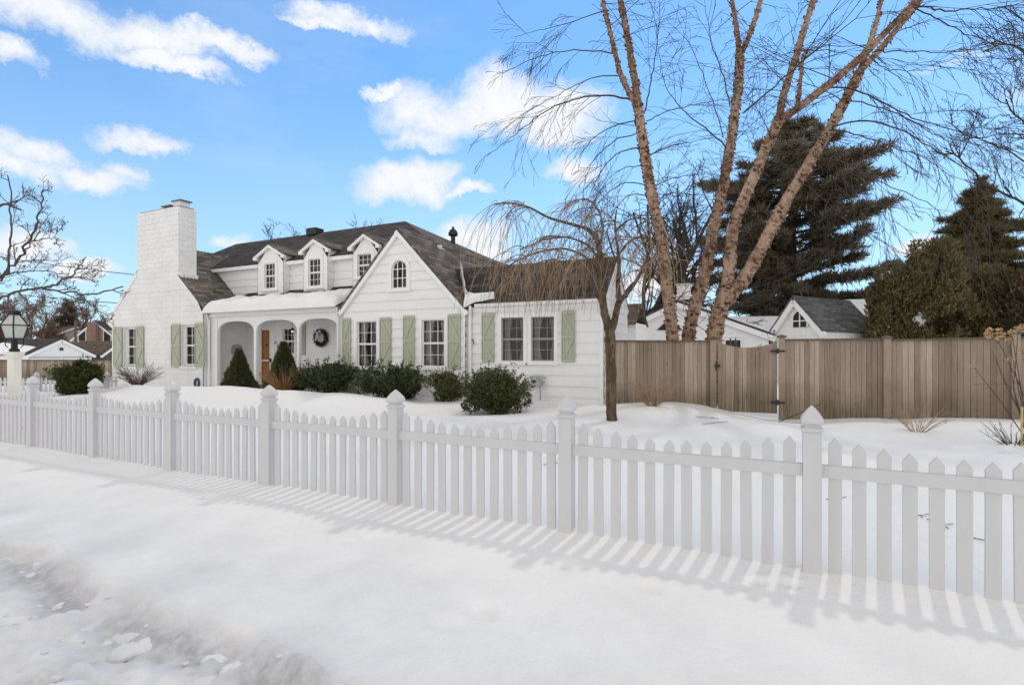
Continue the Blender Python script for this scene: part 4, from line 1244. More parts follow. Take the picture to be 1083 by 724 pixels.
# far fence at the left boundary
A0, A1 = PT(-60, 381, 24), PT(121.5, 382, 24.5)
ff = thing('wooden_fence', 'grey brown board fence far left in front of the white garage', 'fence', (A0[0], A0[1], -0.3))
a = MB(); dv = (A1 - A0)[:2]; ln = float(np.hypot(*dv)); dv = dv / ln
n_ = int(ln / 0.15)
for k in range(n_):
    p0 = A0[:2] + dv * (k * ln / n_ + 0.004); p1 = A0[:2] + dv * ((k + 1) * ln / n_ - 0.004)
    nn = np.array((-dv[1], dv[0])) * 0.02; z1 = 1.18 + 0.01 * math.sin(k * 1.7)
    a.add([(*p0, -1), (*p1, -1), (*p1, z1), (*p0, z1), (*(p0 + nn), -1), (*(p1 + nn), -1), (*(p1 + nn), z1), (*(p0 + nn), z1)], [(0, 1, 2, 3), (5, 4, 7, 6), (3, 2, 6, 7), (1, 5, 6, 2), (0, 3, 7, 4)])
a.build('board_panel', M['cedar'], ff)
a = MB(); a.beam((*A0[:2], 1.2), (*A1[:2], 1.2), 0.14, 0.05); a.build('cap_rail', M['cedar_dark'], ff)

# ------------------------------------------------------------------ lamp post
LT = 9.75
lp = PT(15.2, 372, LT)
lx, ly = float(lp[0]), float(lp[1])
L = thing('lamp_post', 'cream square lamp post topped by a glass carriage lantern', 'lamp post', (lx, ly, 0.15))
rotL = math.radians(20)
def rz(mb, ang):
    ca, sa = math.cos(ang), math.sin(ang)
    V = np.vstack(mb.v) - np.array((lx, ly, 0)); V = np.stack([V[:, 0] * ca - V[:, 1] * sa + lx, V[:, 0] * sa + V[:, 1] * ca + ly, V[:, 2]], -1); mb.v = [V]
    return mb
zt_ = float(lp[2])
a = MB(); a.sqlathe([(0.070, -0.2), (0.070, zt_ - 0.14), (0.078, zt_ - 0.12), (0.105, zt_ - 0.03), (0.108, zt_)], lx, ly); rz(a, rotL).build('post', M['cream'], L)
# base fitting, lantern frame and glass
a = MB(); a.lathe([(0.075, zt_ + 0.001), (0.08, zt_ + 0.05), (0.05, zt_ + 0.07), (0.05, zt_ + 0.20), (0.075, zt_ + 0.235), (0.0, zt_ + 0.249)], lx, ly, 12)
b0, b1 = zt_ + 0.25, zt_ + 0.50
wb, wt, wm = 0.092, 0.136, 0.052
for sx in (-1, 1):
    for sy in (-1, 1):
        a.tube([(lx + sx * wb, ly + sy * wb, b0), (lx + sx * wt, ly + sy * wt, b1), (lx + sx * wm, ly + sy * wm, b1 + 0.20)], 0.012, 5)
        a.tube([(lx + sx * 0.06, ly + sy * 0.06, zt_ + 0.08), (lx + sx * 0.085, ly + sy * 0.085, zt_ + 0.12), (lx + sx * wb, ly + sy * wb, b0)], 0.009, 5)
for (hh, zz) in ((wb, b0), (wt, b1), (wm, b1 + 0.20)):
    for q in range(4):
        c0 = ((-1, -1), (1, -1), (1, 1), (-1, 1))[q]; c1 = ((1, -1), (1, 1), (-1, 1), (-1, -1))[q]
        a.beam((lx + c0[0] * hh, ly + c0[1] * hh, zz), (lx + c1[0] * hh, ly + c1[1] * hh, zz), 0.02, 0.02)
a.sqlathe([(wm + 0.02, b1 + 0.20), (wm + 0.02, b1 + 0.215), (0.06, b1 + 0.22), (0.06, b1 + 0.245), (0.085, b1 + 0.25), (0.05, b1 + 0.28), (0.0, b1 + 0.29)], lx, ly)
lan = rz(a, rotL).build('lantern', M['dark_metal'], L)
a = MB(); a.sqlathe([(wb - 0.004, b0), (wt - 0.005, b1), (wm - 0.004, b1 + 0.20)], lx, ly); a.f[4] = a.f[4][:-1]
rz(a, rotL).build('lantern_glass', M['frost'], lan)

# ------------------------------------------------------------------ small things on and round the house
# wreath on the porch wall
wc = P(341.3, 357.2, YS)
wr = thing('wreath', 'round evergreen wreath with white bow hanging on the porch wall', 'wreath', (wc[0], YS - 0.1, wc[2]))
rng = np.random.default_rng(3)
def blades(mb, pos, d, length, width, rng, curl=0.0):
    """many thin leaf quads, vectorised: pos Nx3, d Nx3 unit"""
    n = len(pos); up = rng.normal(size=(n, 3)); side = np.cross(d, up); side /= np.linalg.norm(side, axis=1)[:, None] + 1e-9
    L_ = length * rng.uniform(0.7, 1.3, n)[:, None]; W_ = width * rng.uniform(0.7, 1.3, n)[:, None]
    m = pos + d * L_ * 0.45; e = pos + d * L_
    v = np.stack([pos, m - side * W_ / 2, e, m + side * W_ / 2], 1).reshape(-1, 3)
    f = np.arange(n * 4).reshape(-1, 4)
    mb.bulk(v, f)
def unit(v): return v / (np.linalg.norm(v, axis=-1, keepdims=True) + 1e-9)
n = 1100; th_ = rng.uniform(0, 2 * math.pi, n); ph = rng.uniform(0, 2 * math.pi, n); rr_ = 0.07 * np.sqrt(rng.uniform(0, 1, n))
pos = np.stack([wc[0] + (0.24 + rr_ * np.cos(ph)) * np.cos(th_), YS - 0.10 + rr_ * np.sin(ph), wc[2] + (0.24 + rr_ * np.cos(ph)) * np.sin(th_)], -1)
d = unit(np.stack([np.cos(th_ + 0.9), rng.normal(-0.4, 0.5, n), np.sin(th_ + 0.9)], -1) + rng.normal(0, 0.35, (n, 3)))
a = MB(); blades(a, pos, d, 0.10, 0.028, rng); a.build('greenery', M['leaf_dark'], wr, uv=False)
a = MB()
for sg in (-1, 1):
    bx, bz = wc[0] - 0.08, wc[2] + 0.20
    t_ = np.linspace(0, math.pi, 8)
    a.prism([(bx, bz), (bx + sg * 0.16, bz + 0.09), (bx + sg * 0.18, bz - 0.01)], 'y', YS - 0.215, YS - 0.19)
    a.prism([(bx, bz), (bx + sg * 0.05, bz - 0.32), (bx + sg * 0.11, bz - 0.30), (bx + sg * 0.03, bz)], 'y', YS - 0.21, YS - 0.192)
a.build('bow', M['curtain'], wr)
# mailbox on the porch side wall
mx_ = wxR + 0.03
q = PT(249.3, 369.3, 0); u_ = (249.3 - CX) / FPX; rr_ = (-SN + u_ * CS) / (CS + u_ * SN); my = mx_ / rr_; mz = PZ(249.3, 369, my)
mbx = thing('mailbox', 'grey metal mailbox fixed to the wall inside the left porch arch', 'mailbox', (mx_, my, mz))
a = MB(); t_ = np.linspace(0, math.pi, 10)
a.prism([(my - 0.19, mz - 0.19), (my + 0.19, mz - 0.19)] + [(my + 0.19 * math.cos(k), mz + 0.08 + 0.10 * math.sin(k)) for k in t_], 'x', mx_, mx_ + 0.14)
body_ = a.build('body', M['grey_box'], mbx)
a = MB(); a.box(mx_ + 0.14, mx_ + 0.15, my - 0.15, my + 0.15, mz - 0.02, mz + 0.06); a.box(mx_ + 0.15, mx_ + 0.16, my - 0.04, my + 0.04, mz - 0.12, mz - 0.09); a.build('flap', M['lead'], mbx)
# gas meter
gm = P(569.5, 404, YW); gx_, gz_ = gm[0], gm[2]
G_ = thing('gas_meter', 'grey gas meter with pipes on the white wall behind the boxwood', 'gas meter', (gx_, YW - 0.15, 0.3))
a = MB()
t_ = np.linspace(0, 2 * math.pi, 14, endpoint=False)
a.prism([(gx_ + 0.17 * math.cos(k), gz_ + 0.12 * math.sin(k)) for k in t_], 'y', YW - 0.24, YW - 0.08)
a.build('body', M['grey_box'], G_)
a = MB(); a.prism([(gx_ - 0.03 + 0.07 * math.cos(k), gz_ + 0.03 + 0.035 * math.sin(k)) for k in t_], 'y', YW - 0.25, YW - 0.241); a.build('dial', M['dark_metal'], G_)
a = MB()
a.tube([(gx_ + 0.12, YW - 0.16, gz_ - 0.1), (gx_ + 0.12, YW - 0.16, -0.1)], 0.022, 7)
a.tube([(gx_ - 0.12, YW - 0.16, gz_ + 0.06), (gx_ - 0.12, YW - 0.16, gz_ + 0.16), (gx_ + 0.2, YW - 0.16, gz_ + 0.15), (gx_ + 0.23, YW - 0.05, gz_ + 0.12)], 0.02, 7)
a.tube([(gx_ + 0.21, YW - 0.2, gz_ + 0.02), (gx_ + 0.21, YW - 0.1, gz_ + 0.02)], 0.03, 8)
a.tube([(gx_ - 0.17, YW - 0.16, gz_ - 0.03), (gx_ - 0.30, YW - 0.16, gz_ - 0.05), (gx_ - 0.34, YW - 0.16, gz_ - 0.1), (gx_ - 0.34, YW - 0.16, -0.1)], 0.02, 7)
a.build('pipe', M['grey_box'], G_)
a = MB(); a.tube([(gx_ - 0.34, YW - 0.22, gz_ - 0.08), (gx_ - 0.34, YW - 0.08, gz_ - 0.08)], 0.085, 10); a.build('regulator', M['lead'], G_)
# coiled blue hose on the brick
hc = P(209.2, 404.8, YL)
a = MB()
for k in range(3):
    t_ = np.linspace(0, 2 * math.pi, 20); a.tube(np.stack([hc[0] + (0.10 + 0.022 * k) * np.cos(t_), np.full(20, YL - 0.03 - 0.035 * (k % 2)), hc[2] + (0.15 + 0.022 * k) * np.sin(t_)], -1), 0.018, 6)
hs_ = a.build('hose', M['blue'], None, (hc[0], YL, hc[2]), smooth=True); tag(hs_, 'small coil of dark blue hose hung low on the white brick wall', 'hose')
# wooden bench with slatted back in the porch
bx0, bx1 = PX(322, YS), PX(357, YS)
B_ = thing('bench', 'grey white slatted bench under the wreath in the porch', 'bench', ((bx0 + bx1) / 2, YS - 0.3, 0.22))
a = MB()
zt_ = PZ(340, 384, YS - 0.12)
a.box(bx0, bx1, YS - 0.14, YS - 0.10, zt_ - 0.06, zt_)
a.box(bx0, bx1, YS - 0.14, YS - 0.10, 0.62, 0.67)
for k in range(15):
    x = bx0 + (k + 0.5) * (bx1 - bx0) / 15; a.box(x - 0.025, x + 0.025, YS - 0.132, YS - 0.108, 0.67, zt_ - 0.06)
a.build('backrest', M['trim'], B_)
a = MB()
for k in range(4): a.box(bx0, bx1, YS - 0.60 + k * 0.115, YS - 0.60 + k * 0.115 + 0.10, 0.60, 0.63)
a.build('seat', M['trim'], B_)
for x in (bx0 + 0.03, bx1 - 0.08):
    for y in (YS - 0.58, YS - 0.17):
        a = MB(); a.box(x, x + 0.05, y, y + 0.05, 0.2, 0.598); a.build('leg', M['trim'], B_)

# ------------------------------------------------------------------ shrubs
def stems(mb, base, n, h, spread, r, rng, k=4, bend=0.3, sub=0, seg=5):
    for q in range(n):
        az = rng.uniform(0, 2 * math.pi); tilt = spread * math.sqrt(rng.uniform(0.05, 1)); L_ = h * rng.uniform(0.6, 1.1)
        p = np.array(base) + np.array((math.cos(az), math.sin(az), 0)) * rng.uniform(0, 0.08); d = np.array((math.cos(az) * tilt, math.sin(az) * tilt, 1.0)); d /= np.linalg.norm(d)
        pts = [p]
        for s_ in range(seg):
            d = d + rng.normal(0, 0.07, 3) + np.array((math.cos(az), math.sin(az), 0)) * bend * 0.1; d /= np.linalg.norm(d); p = p + d * L_ / seg; pts.append(p)
        mb.tube(pts, np.linspace(r, r * 0.35, len(pts)), k, cap=False)
        for w_ in range(sub):
            i_ = rng.integers(1, seg); p = np.array(pts[i_]); dd = unit(d + rng.normal(0, 0.45, 3)); l2 = L_ * rng.uniform(0.2, 0.45)
            mb.tube([p, p + dd * l2 * 0.5 + rng.normal(0, 0.01, 3), p + dd * l2 + rng.normal(0, 0.02, 3)], [r * 0.5, r * 0.4, r * 0.25], 3, cap=False)


def lobed_points(n, rng, lobes, rx, ry, rz_, inner=0.55):
    """points through a lumpy ellipsoid made of sub-clumps"""
    lc = unit(rng.normal(size=(lobes, 3))); lc[:, 2] = lc[:, 2] * 0.75 + 0.05
    lr = rng.uniform(0.20, 0.46, lobes); lc *= rng.uniform(0.35, 0.95, lobes)[:, None]
    k = rng.integers(0, lobes, n)
    d = unit(rng.normal(size=(n, 3)))
    rad = lr[k] * (inner + (1 - inner) * rng.uniform(0, 1, n) ** 0.6)
    p = lc[k] + d * rad[:, None]
    return p * np.array((rx, ry, rz_)), d


def shrub(name, label, px, pbot, ptop, pxw, n, ls, lw, m, seed, group=None, lobes=26, Y=None, depth=None, sprigs=85, cat='shrub'):
    rng = np.random.default_rng(seed)
    q = P(px, pbot, Y)
    u = (px - CX) / FPX; t = Y / (CS + u * SN)
    rx = pxw / 2 * t / FPX; h = (pbot - ptop) * t / FPX
    gz0 = gzf(q[0], Y)
    base = np.array((q[0], Y, gz0 - 0.03)); h = PZ(px, ptop, Y) - gz0
    T = thing(name, label, cat, base, group)
    p, d = lobed_points(n, rng, lobes, rx * 1.12, (depth or rx), h * 0.60, 0.5)
    p = p + base + np.array((0, 0, h * 0.43)); keep = p[:, 2] > base[2] - 0.02
    p, d = p[keep], d[keep]
    dd = unit(d * 0.6 + rng.normal(0, 0.5, p.shape) + np.array((0, 0, 0.55)))
    a = MB(); blades(a, p, dd, ls, lw, rng)
    # sprigs that break the outline
    for k in range(sprigs):
        v = unit(rng.normal(size=3)); v[2] = abs(v[2]) * 0.9; c0 = base + np.array((0, 0, h * 0.42)) + v * np.array((rx, depth or rx, h * 0.5)) * 0.85
        m_ = 18; s_ = rng.uniform(0, rng.uniform(0.12, 0.42) * h + 0.06, m_)
        ax = unit(v + np.array((0, 0, 0.5)) + rng.normal(0, 0.2, 3))
        blades(a, c0 + ax * s_[:, None] + rng.normal(0, 0.012, (m_, 3)), unit(ax * 0.8 + rng.normal(0, 0.6, (m_, 3))), ls, lw, rng)
    a.build('foliage', m, T, uv=False)
    a = MB(); stems(a, base + np.array((0, 0, -0.05)), 16, h * 0.85, 0.7 * rx / h, 0.016, rng, 4); a.build('stem', M['bark_dark'], T, uv=False)
    return T
shrub('evergreen_shrub', 'dark round leafy evergreen bush below the porch wreath', 344, 428, 382, 60, 15000, 0.085, 0.035, M['leaf_dark'], 11, Y=11.9, lobes=30, depth=0.75)
shrub('evergreen_shrub', 'broadest dark bush under the two tall gable windows', 412, 429, 385, 72, 18000, 0.085, 0.035, M['leaf_dark'], 12, Y=11.55, lobes=34, depth=0.75)
shrub('boxwood_shrub', 'small rounded boxwood beside the downspout at the gable corner', 469, 428, 390, 36, 10000, 0.05, 0.026, M['leaf_box'], 13, Y=11.6, lobes=22, depth=0.5, sprigs=60)
shrub('boxwood_shrub', 'large loose boxwood standing alone in snow before the gas meter', 523, 444, 391, 66, 20000, 0.06, 0.03, M['leaf_box'], 14, Y=10.3, lobes=34, depth=0.62, sprigs=120)
shrub('yew_shrub', 'round dark yew beyond the fence near the lamp post', 82, 416, 382, 52, 15000, 0.09, 0.03, M['leaf_yew'], 15, Y=9.0, lobes=26, depth=0.6)

def cone_shrub(label, px, pbot, ptop, pxw, seed, Y):
    rng = np.random.default_rng(seed)
    q = P(px, pbot, Y); u = (px - CX) / FPX; t = Y / (CS + u * SN)
    R = pxw / 2 * t / FPX; base = np.array((q[0], Y, gzf(q[0], Y) - 0.05)); h = PZ(px, ptop, Y) - base[2]
    T = thing('conifer', label, 'conifer', base, 'dwarf conical spruces in front of the porch')
    a = MB(); N = 26000
    s = rng.uniform(0, 1, N) ** 1.45 * 0.97
    th_ = rng.uniform(0, 2 * math.pi, N)
    bump_ = vnoise(th_ * 3.2 + 40, s * 13.0, seed) * 0.6 + vnoise(th_ * 7 + 9, s * 30.0, seed + 1) * 0.4
    r_ = R * (1 - s) ** 0.98 * (0.72 + 0.52 * bump_) * np.minimum(1, 0.72 + s * 2.2) * rng.uniform(0.72, 1.0, N) + 0.012
    p = np.stack([base[0] + r_ * np.cos(th_), base[1] + r_ * np.sin(th_), base[2] + s * h], -1)
    d = unit(np.stack([np.cos(th_), np.sin(th_), np.full(N, 0.45)], -1) + rng.normal(0, 0.45, (N, 3)))
    blades(a, p, d, 0.075, 0.020, rng); a.build('foliage', M['leaf_cone'], T, uv=False)
    a = MB(); a.tube([base + (0, 0, -0.1), base + (0, 0, h * 0.9)], [0.05, 0.01], 6); a.build('trunk', M['bark_dark'], T, uv=False)
cone_shrub('left dwarf conical spruce in front of the first porch arch', 252.8, 419.5, 369, 40, 21, 11.6)
cone_shrub('right dwarf conical spruce before the front door, dry grass at its foot', 300, 414, 360.5, 42, 22, 11.75)

# dry ornamental grass and bare twig shrubs
def twig_plant(name, label, px, py, Y, n, h, spread, r, m, seed, sub=0, cat='shrub', bend=0.3, group=None, part='stem', seg=5):
    q = P(px, py, Y); base = np.array((q[0], Y, gzf(q[0], Y) - 0.05))
    rng = np.random.default_rng(seed); T = thing(name, label, cat, base, group)
    a = MB(); stems(a, base, n, h, spread, r, rng, 4, bend, sub, seg); a.build(part, m, T, uv=False)
    return T, base, rng
twig_plant('ornamental_grass', 'clump of tawny dry grass at the foot of the right dwarf spruce', 300, 412, 11.35, 190, 0.95, 0.95, 0.008, M['straw'], 31, cat='grass', part='blades', bend=0.5)
twig_plant('bare_shrub', 'pale bare twiggy shrub in front of the white brick wall', 146, 413, 10.6, 110, 0.95, 1.25, 0.008, M['twig_grey'], 32, 3, bend=0.4)
twig_plant('bare_shrub', 'fine brown leafless shrub by the mossy trunk and cedar fence', 690, 436, 11.7, 70, 0.95, 0.95, 0.006, M['twig_red'], 33, 4)
twig_plant('bare_shrub', 'low sprigs of leafless shrub poking from snow before the cedar fence', 970, 456, 10.7, 22, 0.62, 1.0, 0.006, M['twig_red'], 34, 2)
twig_plant('bare_shrub', 'dark twiggy sprigs beside the yellow cane at the right edge', 1073, 470, 9.6, 26, 0.42, 1.1, 0.006, M['twig'], 35, 2)
twig_plant('bare_shrub', 'reddish withered sprigs at the foot of the cream lamp post', 27, 414, 5.15, 30, 0.95, 1.2, 0.007, M['twig_red'], 36, 2)
T, base, rng = twig_plant('hydrangea', 'leafless hydrangea with dried tan flower heads by the cedar fence', 1090, 455, 9.9, 6, 1.5, 0.36, 0.006, M['twig'], 37, 2, cat='shrub')
for k, (px, py, wpx) in enumerate(((1052, 352.5, 14), (1067.5, 360.5, 8), (1070, 351, 6), (1077, 347, 6), (1029, 387, 5), (1068, 380, 5), (1077, 404, 5), (1081, 369, 4), (1082, 377, 4), (1081, 345, 6), (1090, 350, 9), (1096, 366, 8))):
    q = P(px, py, 9.9 + 0.25 * math.sin(k * 2.2)); r_ = wpx / 2 * 8.1 / FPX
    a = MB(); N = 60; dd = unit(rng.normal(size=(N, 3))); pp = q + dd * np.array((r_, r_, r_ * 0.65)) * rng.uniform(0.5, 1, N)[:, None]
    blades(a, pp, unit(dd + rng.normal(0, 0.8, (N, 3))), r_ * 0.55, r_ * 0.45, rng)
    fl = a.build('flower_head', M['flower'], T, uv=False)
    a = MB(); top = q; mid = base * 0.5 + top * 0.5 + rng.normal(0, 0.06, 3); a.tube([base, mid, top], [0.008, 0.006, 0.004], 4, cap=False); a.build('flower_stalk', M['twig'], fl, uv=False)
q = P(1080.5, 465, 9.5); a = MB(); a.tube([(q[0], 9.5, gzf(q[0], 9.5) - 0.2), (q[0] + 0.004, 9.5, PZ(1080.5, 430, 9.5))], 0.014, 8)
tag(a.build('plant_stake', M['cane'], None, (q[0], 9.5, 0.2)), 'short yellow cane stuck upright in the snow at the right edge', 'stake')
# sticks fallen on the snow
for k, (pts, m_) in enumerate((([(822, 446), (845, 437), (868, 427)], 'dark leaning stick lying on snow below the gate hinge'),)):
    a = MB(); V = [P(x, y, 12.3 + 0.2 * i_) for i_, (x, y) in enumerate(pts)]
    V[0][2] = gzf(V[0][0], V[0][1]) + 0.01
    a.tube(V, 0.011, 5); tag(a.build('stick', M['twig'], None, V[0]), m_, 'stick')
for k, (px, py, ln_, az_, lb) in enumerate(((743, 452, 0.45, 0.4, 'small pale twig on snow left of the gate'), (760, 448, 0.5, 2.6, 'forked twig on the snow in front of the gate'), (575, 482, 0.25, 1.2, 'tiny dark twig on snow seen between the pickets'), (874, 527, 0.22, 0.9, 'curved twig in snow behind the nearest fence post'), (976, 545, 0.16, 2.2, 'short bent twig behind the pickets right of the nearest post'), (1003, 556, 0.24, 2.0, 'long thin twig behind the pickets near the right edge'), (1046, 569, 0.14, 2.7, 'small black twig behind the last pickets at the right edge'))):
    t = (1.36 if py < 500 else 1.50) * FPX / (py - HY); q = PT(px, py, t); a = MB(); z = gzf(q[0], q[1])
    e = q + np.array((math.cos(az_), math.sin(az_), 0)) * ln_; mid = (q + e) / 2 + np.array((0.03, -0.05, 0))
    a.tube([(q[0], q[1], z + 0.01), (mid[0], mid[1], gzf(mid[0], mid[1]) + 0.02), (e[0], e[1], gzf(e[0], e[1]) + 0.012)], 0.0042, 4)
    a.tube([(mid[0], mid[1], gzf(mid[0], mid[1]) + 0.02), (mid[0] + 0.1, mid[1] + 0.12, gzf(mid[0] + .1, mid[1] + .12) + 0.01)], 0.003, 4)
    tag(a.build('twig', M['twig'], None, (q[0], q[1], z)), lb, 'twig')
# ------------------------------------------------------------------ trees
def rot_about(v, ax, ang):
    ax = ax / np.linalg.norm(ax); c, s = math.cos(ang), math.sin(ang)
    return v * c + np.cross(ax, v) * s + ax * np.dot(ax, v) * (1 - c)


def grow(rng, p, d, L_, r, lvl, cfg, out):
    """recursive limb; out collects (level, points, radii)"""
    n = max(3, int(cfg['seg'][lvl])); pts = [np.array(p, float)]; d = np.array(d, float); d /= np.linalg.norm(d)
    dirs = [d]
    for k in range(n):
        d = d + rng.normal(0, cfg['wander'][lvl], 3) + np.array((0, 0, cfg['up'][lvl])); d /= np.linalg.norm(d)
        pts.append(pts[-1] + d * L_ / n); dirs.append(d)
    tip = cfg['tip'][lvl]
    out.append((lvl, np.array(pts), np.linspace(r, max(r * tip, cfg['rmin']), n + 1)))
    if lvl + 1 >= cfg['levels']: return
    kids = cfg['kids'][lvl]
    kids = int(kids * rng.uniform(0.75, 1.25) + 0.5)
    s0 = cfg['start'][lvl]
    for q in range(kids):
        s = s0 + (1 - s0) * (q + rng.uniform(0, 1)) / kids; i_ = min(n - 1, int(s * n)); fr_ = s * n - i_
        pp = pts[i_] * (1 - fr_) + pts[i_ + 1] * fr_
        dd = dirs[i_ + 1]; ax = np.cross(dd, rng.normal(size=3))
        ang = math.radians(rng.uniform(*cfg['angle'][lvl]))
        nd = rot_about(dd, ax, ang)
        rr = (r + (r * tip - r) * s) * rng.uniform(*cfg.get('rr', (0.5, 0.78)))
        grow(rng, pp, nd, L_ * rng.uniform(*cfg['len'][lvl]) * (1.15 - 0.5 * s), max(rr, cfg['rmin']), lvl + 1, cfg, out)


def limbs_to_parts(T, out, trunk_levels, m_tr, m_br, sides=(8, 6, 4, 3, 3), nm='branches'):
    a, b = MB(), MB(); na = nb_ = 0
    for lvl, pts, rad in out:
        if lvl < trunk_levels: a.tube(pts, rad, sides[min(lvl, 4)], cap=False); na += 1
        else: b.tube(pts, rad, sides[min(lvl, 4)], cap=False); nb_ += 1
    if na: a.build('trunk', m_tr, T, smooth=True, uv=False)
    if nb_: b.build(nm, m_br, T, smooth=True, uv=False)


def bare_tree(name, label, loc, h, r, seed, kids=(9, 6, 5, 4), levels=5, spread=(28, 55), m=None, mb_=None, group=None, up=0.05, lean=(0, 0), split=0.35, rmin=0.008, nlead=3, rlead=0.42, lens=((0.4, 0.65), (0.4, 0.65), (0.35, 0.6), (0.35, 0.6)), trunk=0.55):
    rng = np.random.default_rng(seed); T = thing(name, label, 'tree', loc, group)
    cfg = dict(levels=levels, seg=(7, 6, 5, 4, 3), wander=(0.06, 0.11, 0.14, 0.16, 0.18), up=(0.02, up, up, up * 0.7, 0.02), tip=(0.45, 0.35, 0.35, 0.4, 0.5), kids=kids, start=(split, 0.25, 0.2, 0.15),
               angle=(spread, (25, 60), (25, 60), (25, 65)), len=lens, rmin=rmin)
    out = []
    grow(rng, np.array(loc, float), (lean[0], lean[1], 1), h * trunk, r, 0, cfg, out)
    # leader continues
    tip = out[0][1][-1]; d = out[0][1][-1] - out[0][1][-2]
    for k in range(nlead):
        dd = unit(d / np.linalg.norm(d) + rng.normal(0, 0.35, 3) * (1.6 if nlead > 3 else 1)); grow(rng, tip, dd, h * (1 - trunk) * rng.uniform(0.75, 1.0), r * rlead * rng.uniform(0.8, 1.15), 1, cfg, out)
    limbs_to_parts(T, out, 1, m or M['bark_dark'], mb_ or M['bark_dark'])
    return T


# ---- river birch, four stems from one clump behind the cedar fence
BYy = 13.95
BT = thing('river_birch', 'multi stemmed birch with peeling tan bark rising behind the cedar fence', 'tree', (-1.3, BYy, 0.1))
rng = np.random.default_rng(77)
def trace(pl, y0=BYy, dy=0.0):
    return np.array([P(x, y, y0 + dy * i_ / max(1, len(pl) - 1)) for i_, (x, y) in enumerate(pl)])
def resample(pts, n):
    pts = np.array(pts); s = np.concatenate([[0], np.cumsum(np.linalg.norm(np.diff(pts, axis=0), axis=1))]); t = np.linspace(0, s[-1], n)
    lin = np.stack([np.interp(t, s, pts[:, k]) for k in range(3)], -1)
    for _ in range(2): lin[1:-1] = (lin[:-2] + 2 * lin[1:-1] + lin[2:]) / 4
    return lin
def px_r(w, y=BYy): return w / 2 * 12.0 / FPX
STEMS = [
    ([(714, 412), (712, 357), (706, 312), (699.5, 250), (689, 207), (680.5, 155), (675, 112)], 14.5, 10.5, 0.15),
    ([(675, 115), (667.5, 103), (656, 79), (648, 45), (637, 0), (628, -45), (615, -100)], 6.5, 3.0, -0.3),
    ([(675, 114), (673.6, 98), (668.5, 69), (663, 34.5), (656, 0), (650, -40), (645, -110)], 9.0, 4.5, 0.5),
    ([(726, 412), (728, 357), (731, 337), (739, 312), (747, 285), (755, 238), (765, 197), (772, 155), (777, 121), (782, 86), (782.5, 55)], 15.5, 8.5, 0.6),
    ([(782.5, 58), (779, 30), (774, 0), (770, -50)], 6.0, 3.5, 0.1), ([(782.5, 58), (790, 45), (797, 25), (805, 0), (815, -60)], 6.5, 4.0, 0.4),
    ([(752, 412), (756, 352), (760, 330), (769, 305)], 18, 16, -0.3),
    ([(766, 318), (771, 285), (774, 240), (794.5, 193), (812, 152), (824, 126)], 13, 9.5, -0.6),
    ([(824, 128), (826, 110), (834, 83), (844.6, 52), (852, 25), (861, 0), (872, -50)], 7.5, 4.5, 0.3),
    ([(824, 128), (843, 115), (874, 91.5), (905, 66), (933, 38), (967, 3), (1000, -40)], 8.0, 4.0, -0.6),
    ([(765, 320), (782, 303), (796, 280), (812, 249), (834, 207), (860, 166), (877, 138), (895, 104), (908.5, 76)], 14, 8.0, -0.1),
    ([(908, 78), (918, 50), (926, 28), (932, 0), (940, -50)], 5.0, 3.0, 0.3), ([(908, 78), (928, 55), (953, 26), (975, -2), (1000, -60)], 6.0, 3.5, 0.3),
    ([(843, 117), (846, 90), (849, 60), (852, 55)], 4.0, 2.5, 0.5)]
st_pts = []
yy = {}
off = 0.0
for k, (pl, w0, w1, dy) in enumerate(STEMS):
    y0 = BYy + {0: 0.0, 1: 0.15, 2: 0.15, 3: 0.25, 4: 0.85, 5: 0.85, 6: -0.1, 7: -0.3, 8: -0.9, 9: -0.9, 10: -0.35, 11: -0.45, 12: -0.45, 13: -1.4}[k]
    q = resample(trace(pl, y0, dy), max(8, 4 * len(pl)))
    if k in (0, 3, 6): q[0][2] = -0.1
    st_pts.append((q, px_r(w0), px_r(w1)))
def rough_trunk(mb, q, r0, r1, k=14, seed=0):
    """trunk skin with flaky relief"""
    n = int(np.linalg.norm(np.diff(q, axis=0), axis=1).sum() / 0.045); q = resample(q, max(n, 6)); n = len(q)
    t = unit(np.gradient(q, axis=0)); a_ = unit(np.cross(t, np.array((0.1, 1.0, 0.05)))); b_ = np.cross(t, a_)
    th_ = np.arange(k) * 2 * math.pi / k; s_ = np.arange(n) * 0.045
    TH, S = np.meshgrid(th_, s_); rad = np.linspace(r0, r1, n)[:, None]
    nz = vnoise(TH * 2.2 + seed * 7, S * 5.0, seed) + 0.7 * vnoise(TH * 4.5 + 3, S * 13.0, seed + 5)
    rad = rad * (0.93 + 0.10 * nz) + np.where(nz > 1.02, 0.008, 0.0) * np.minimum(1, rad / 0.08)
    v = q[:, None, :] + rad[..., None] * (np.cos(TH)[..., None] * a_[:, None, :] + np.sin(TH)[..., None] * b_[:, None, :])
    i, j = np.meshgrid(np.arange(n - 1), np.arange(k), indexing='ij'); j2 = (j + 1) % k
    mb.bulk(v.reshape(-1, 3), np.stack([i * k + j, i * k + j2, (i + 1) * k + j2, (i + 1) * k + j], -1).reshape(-1, 4))
    return q, a_, b_, rad
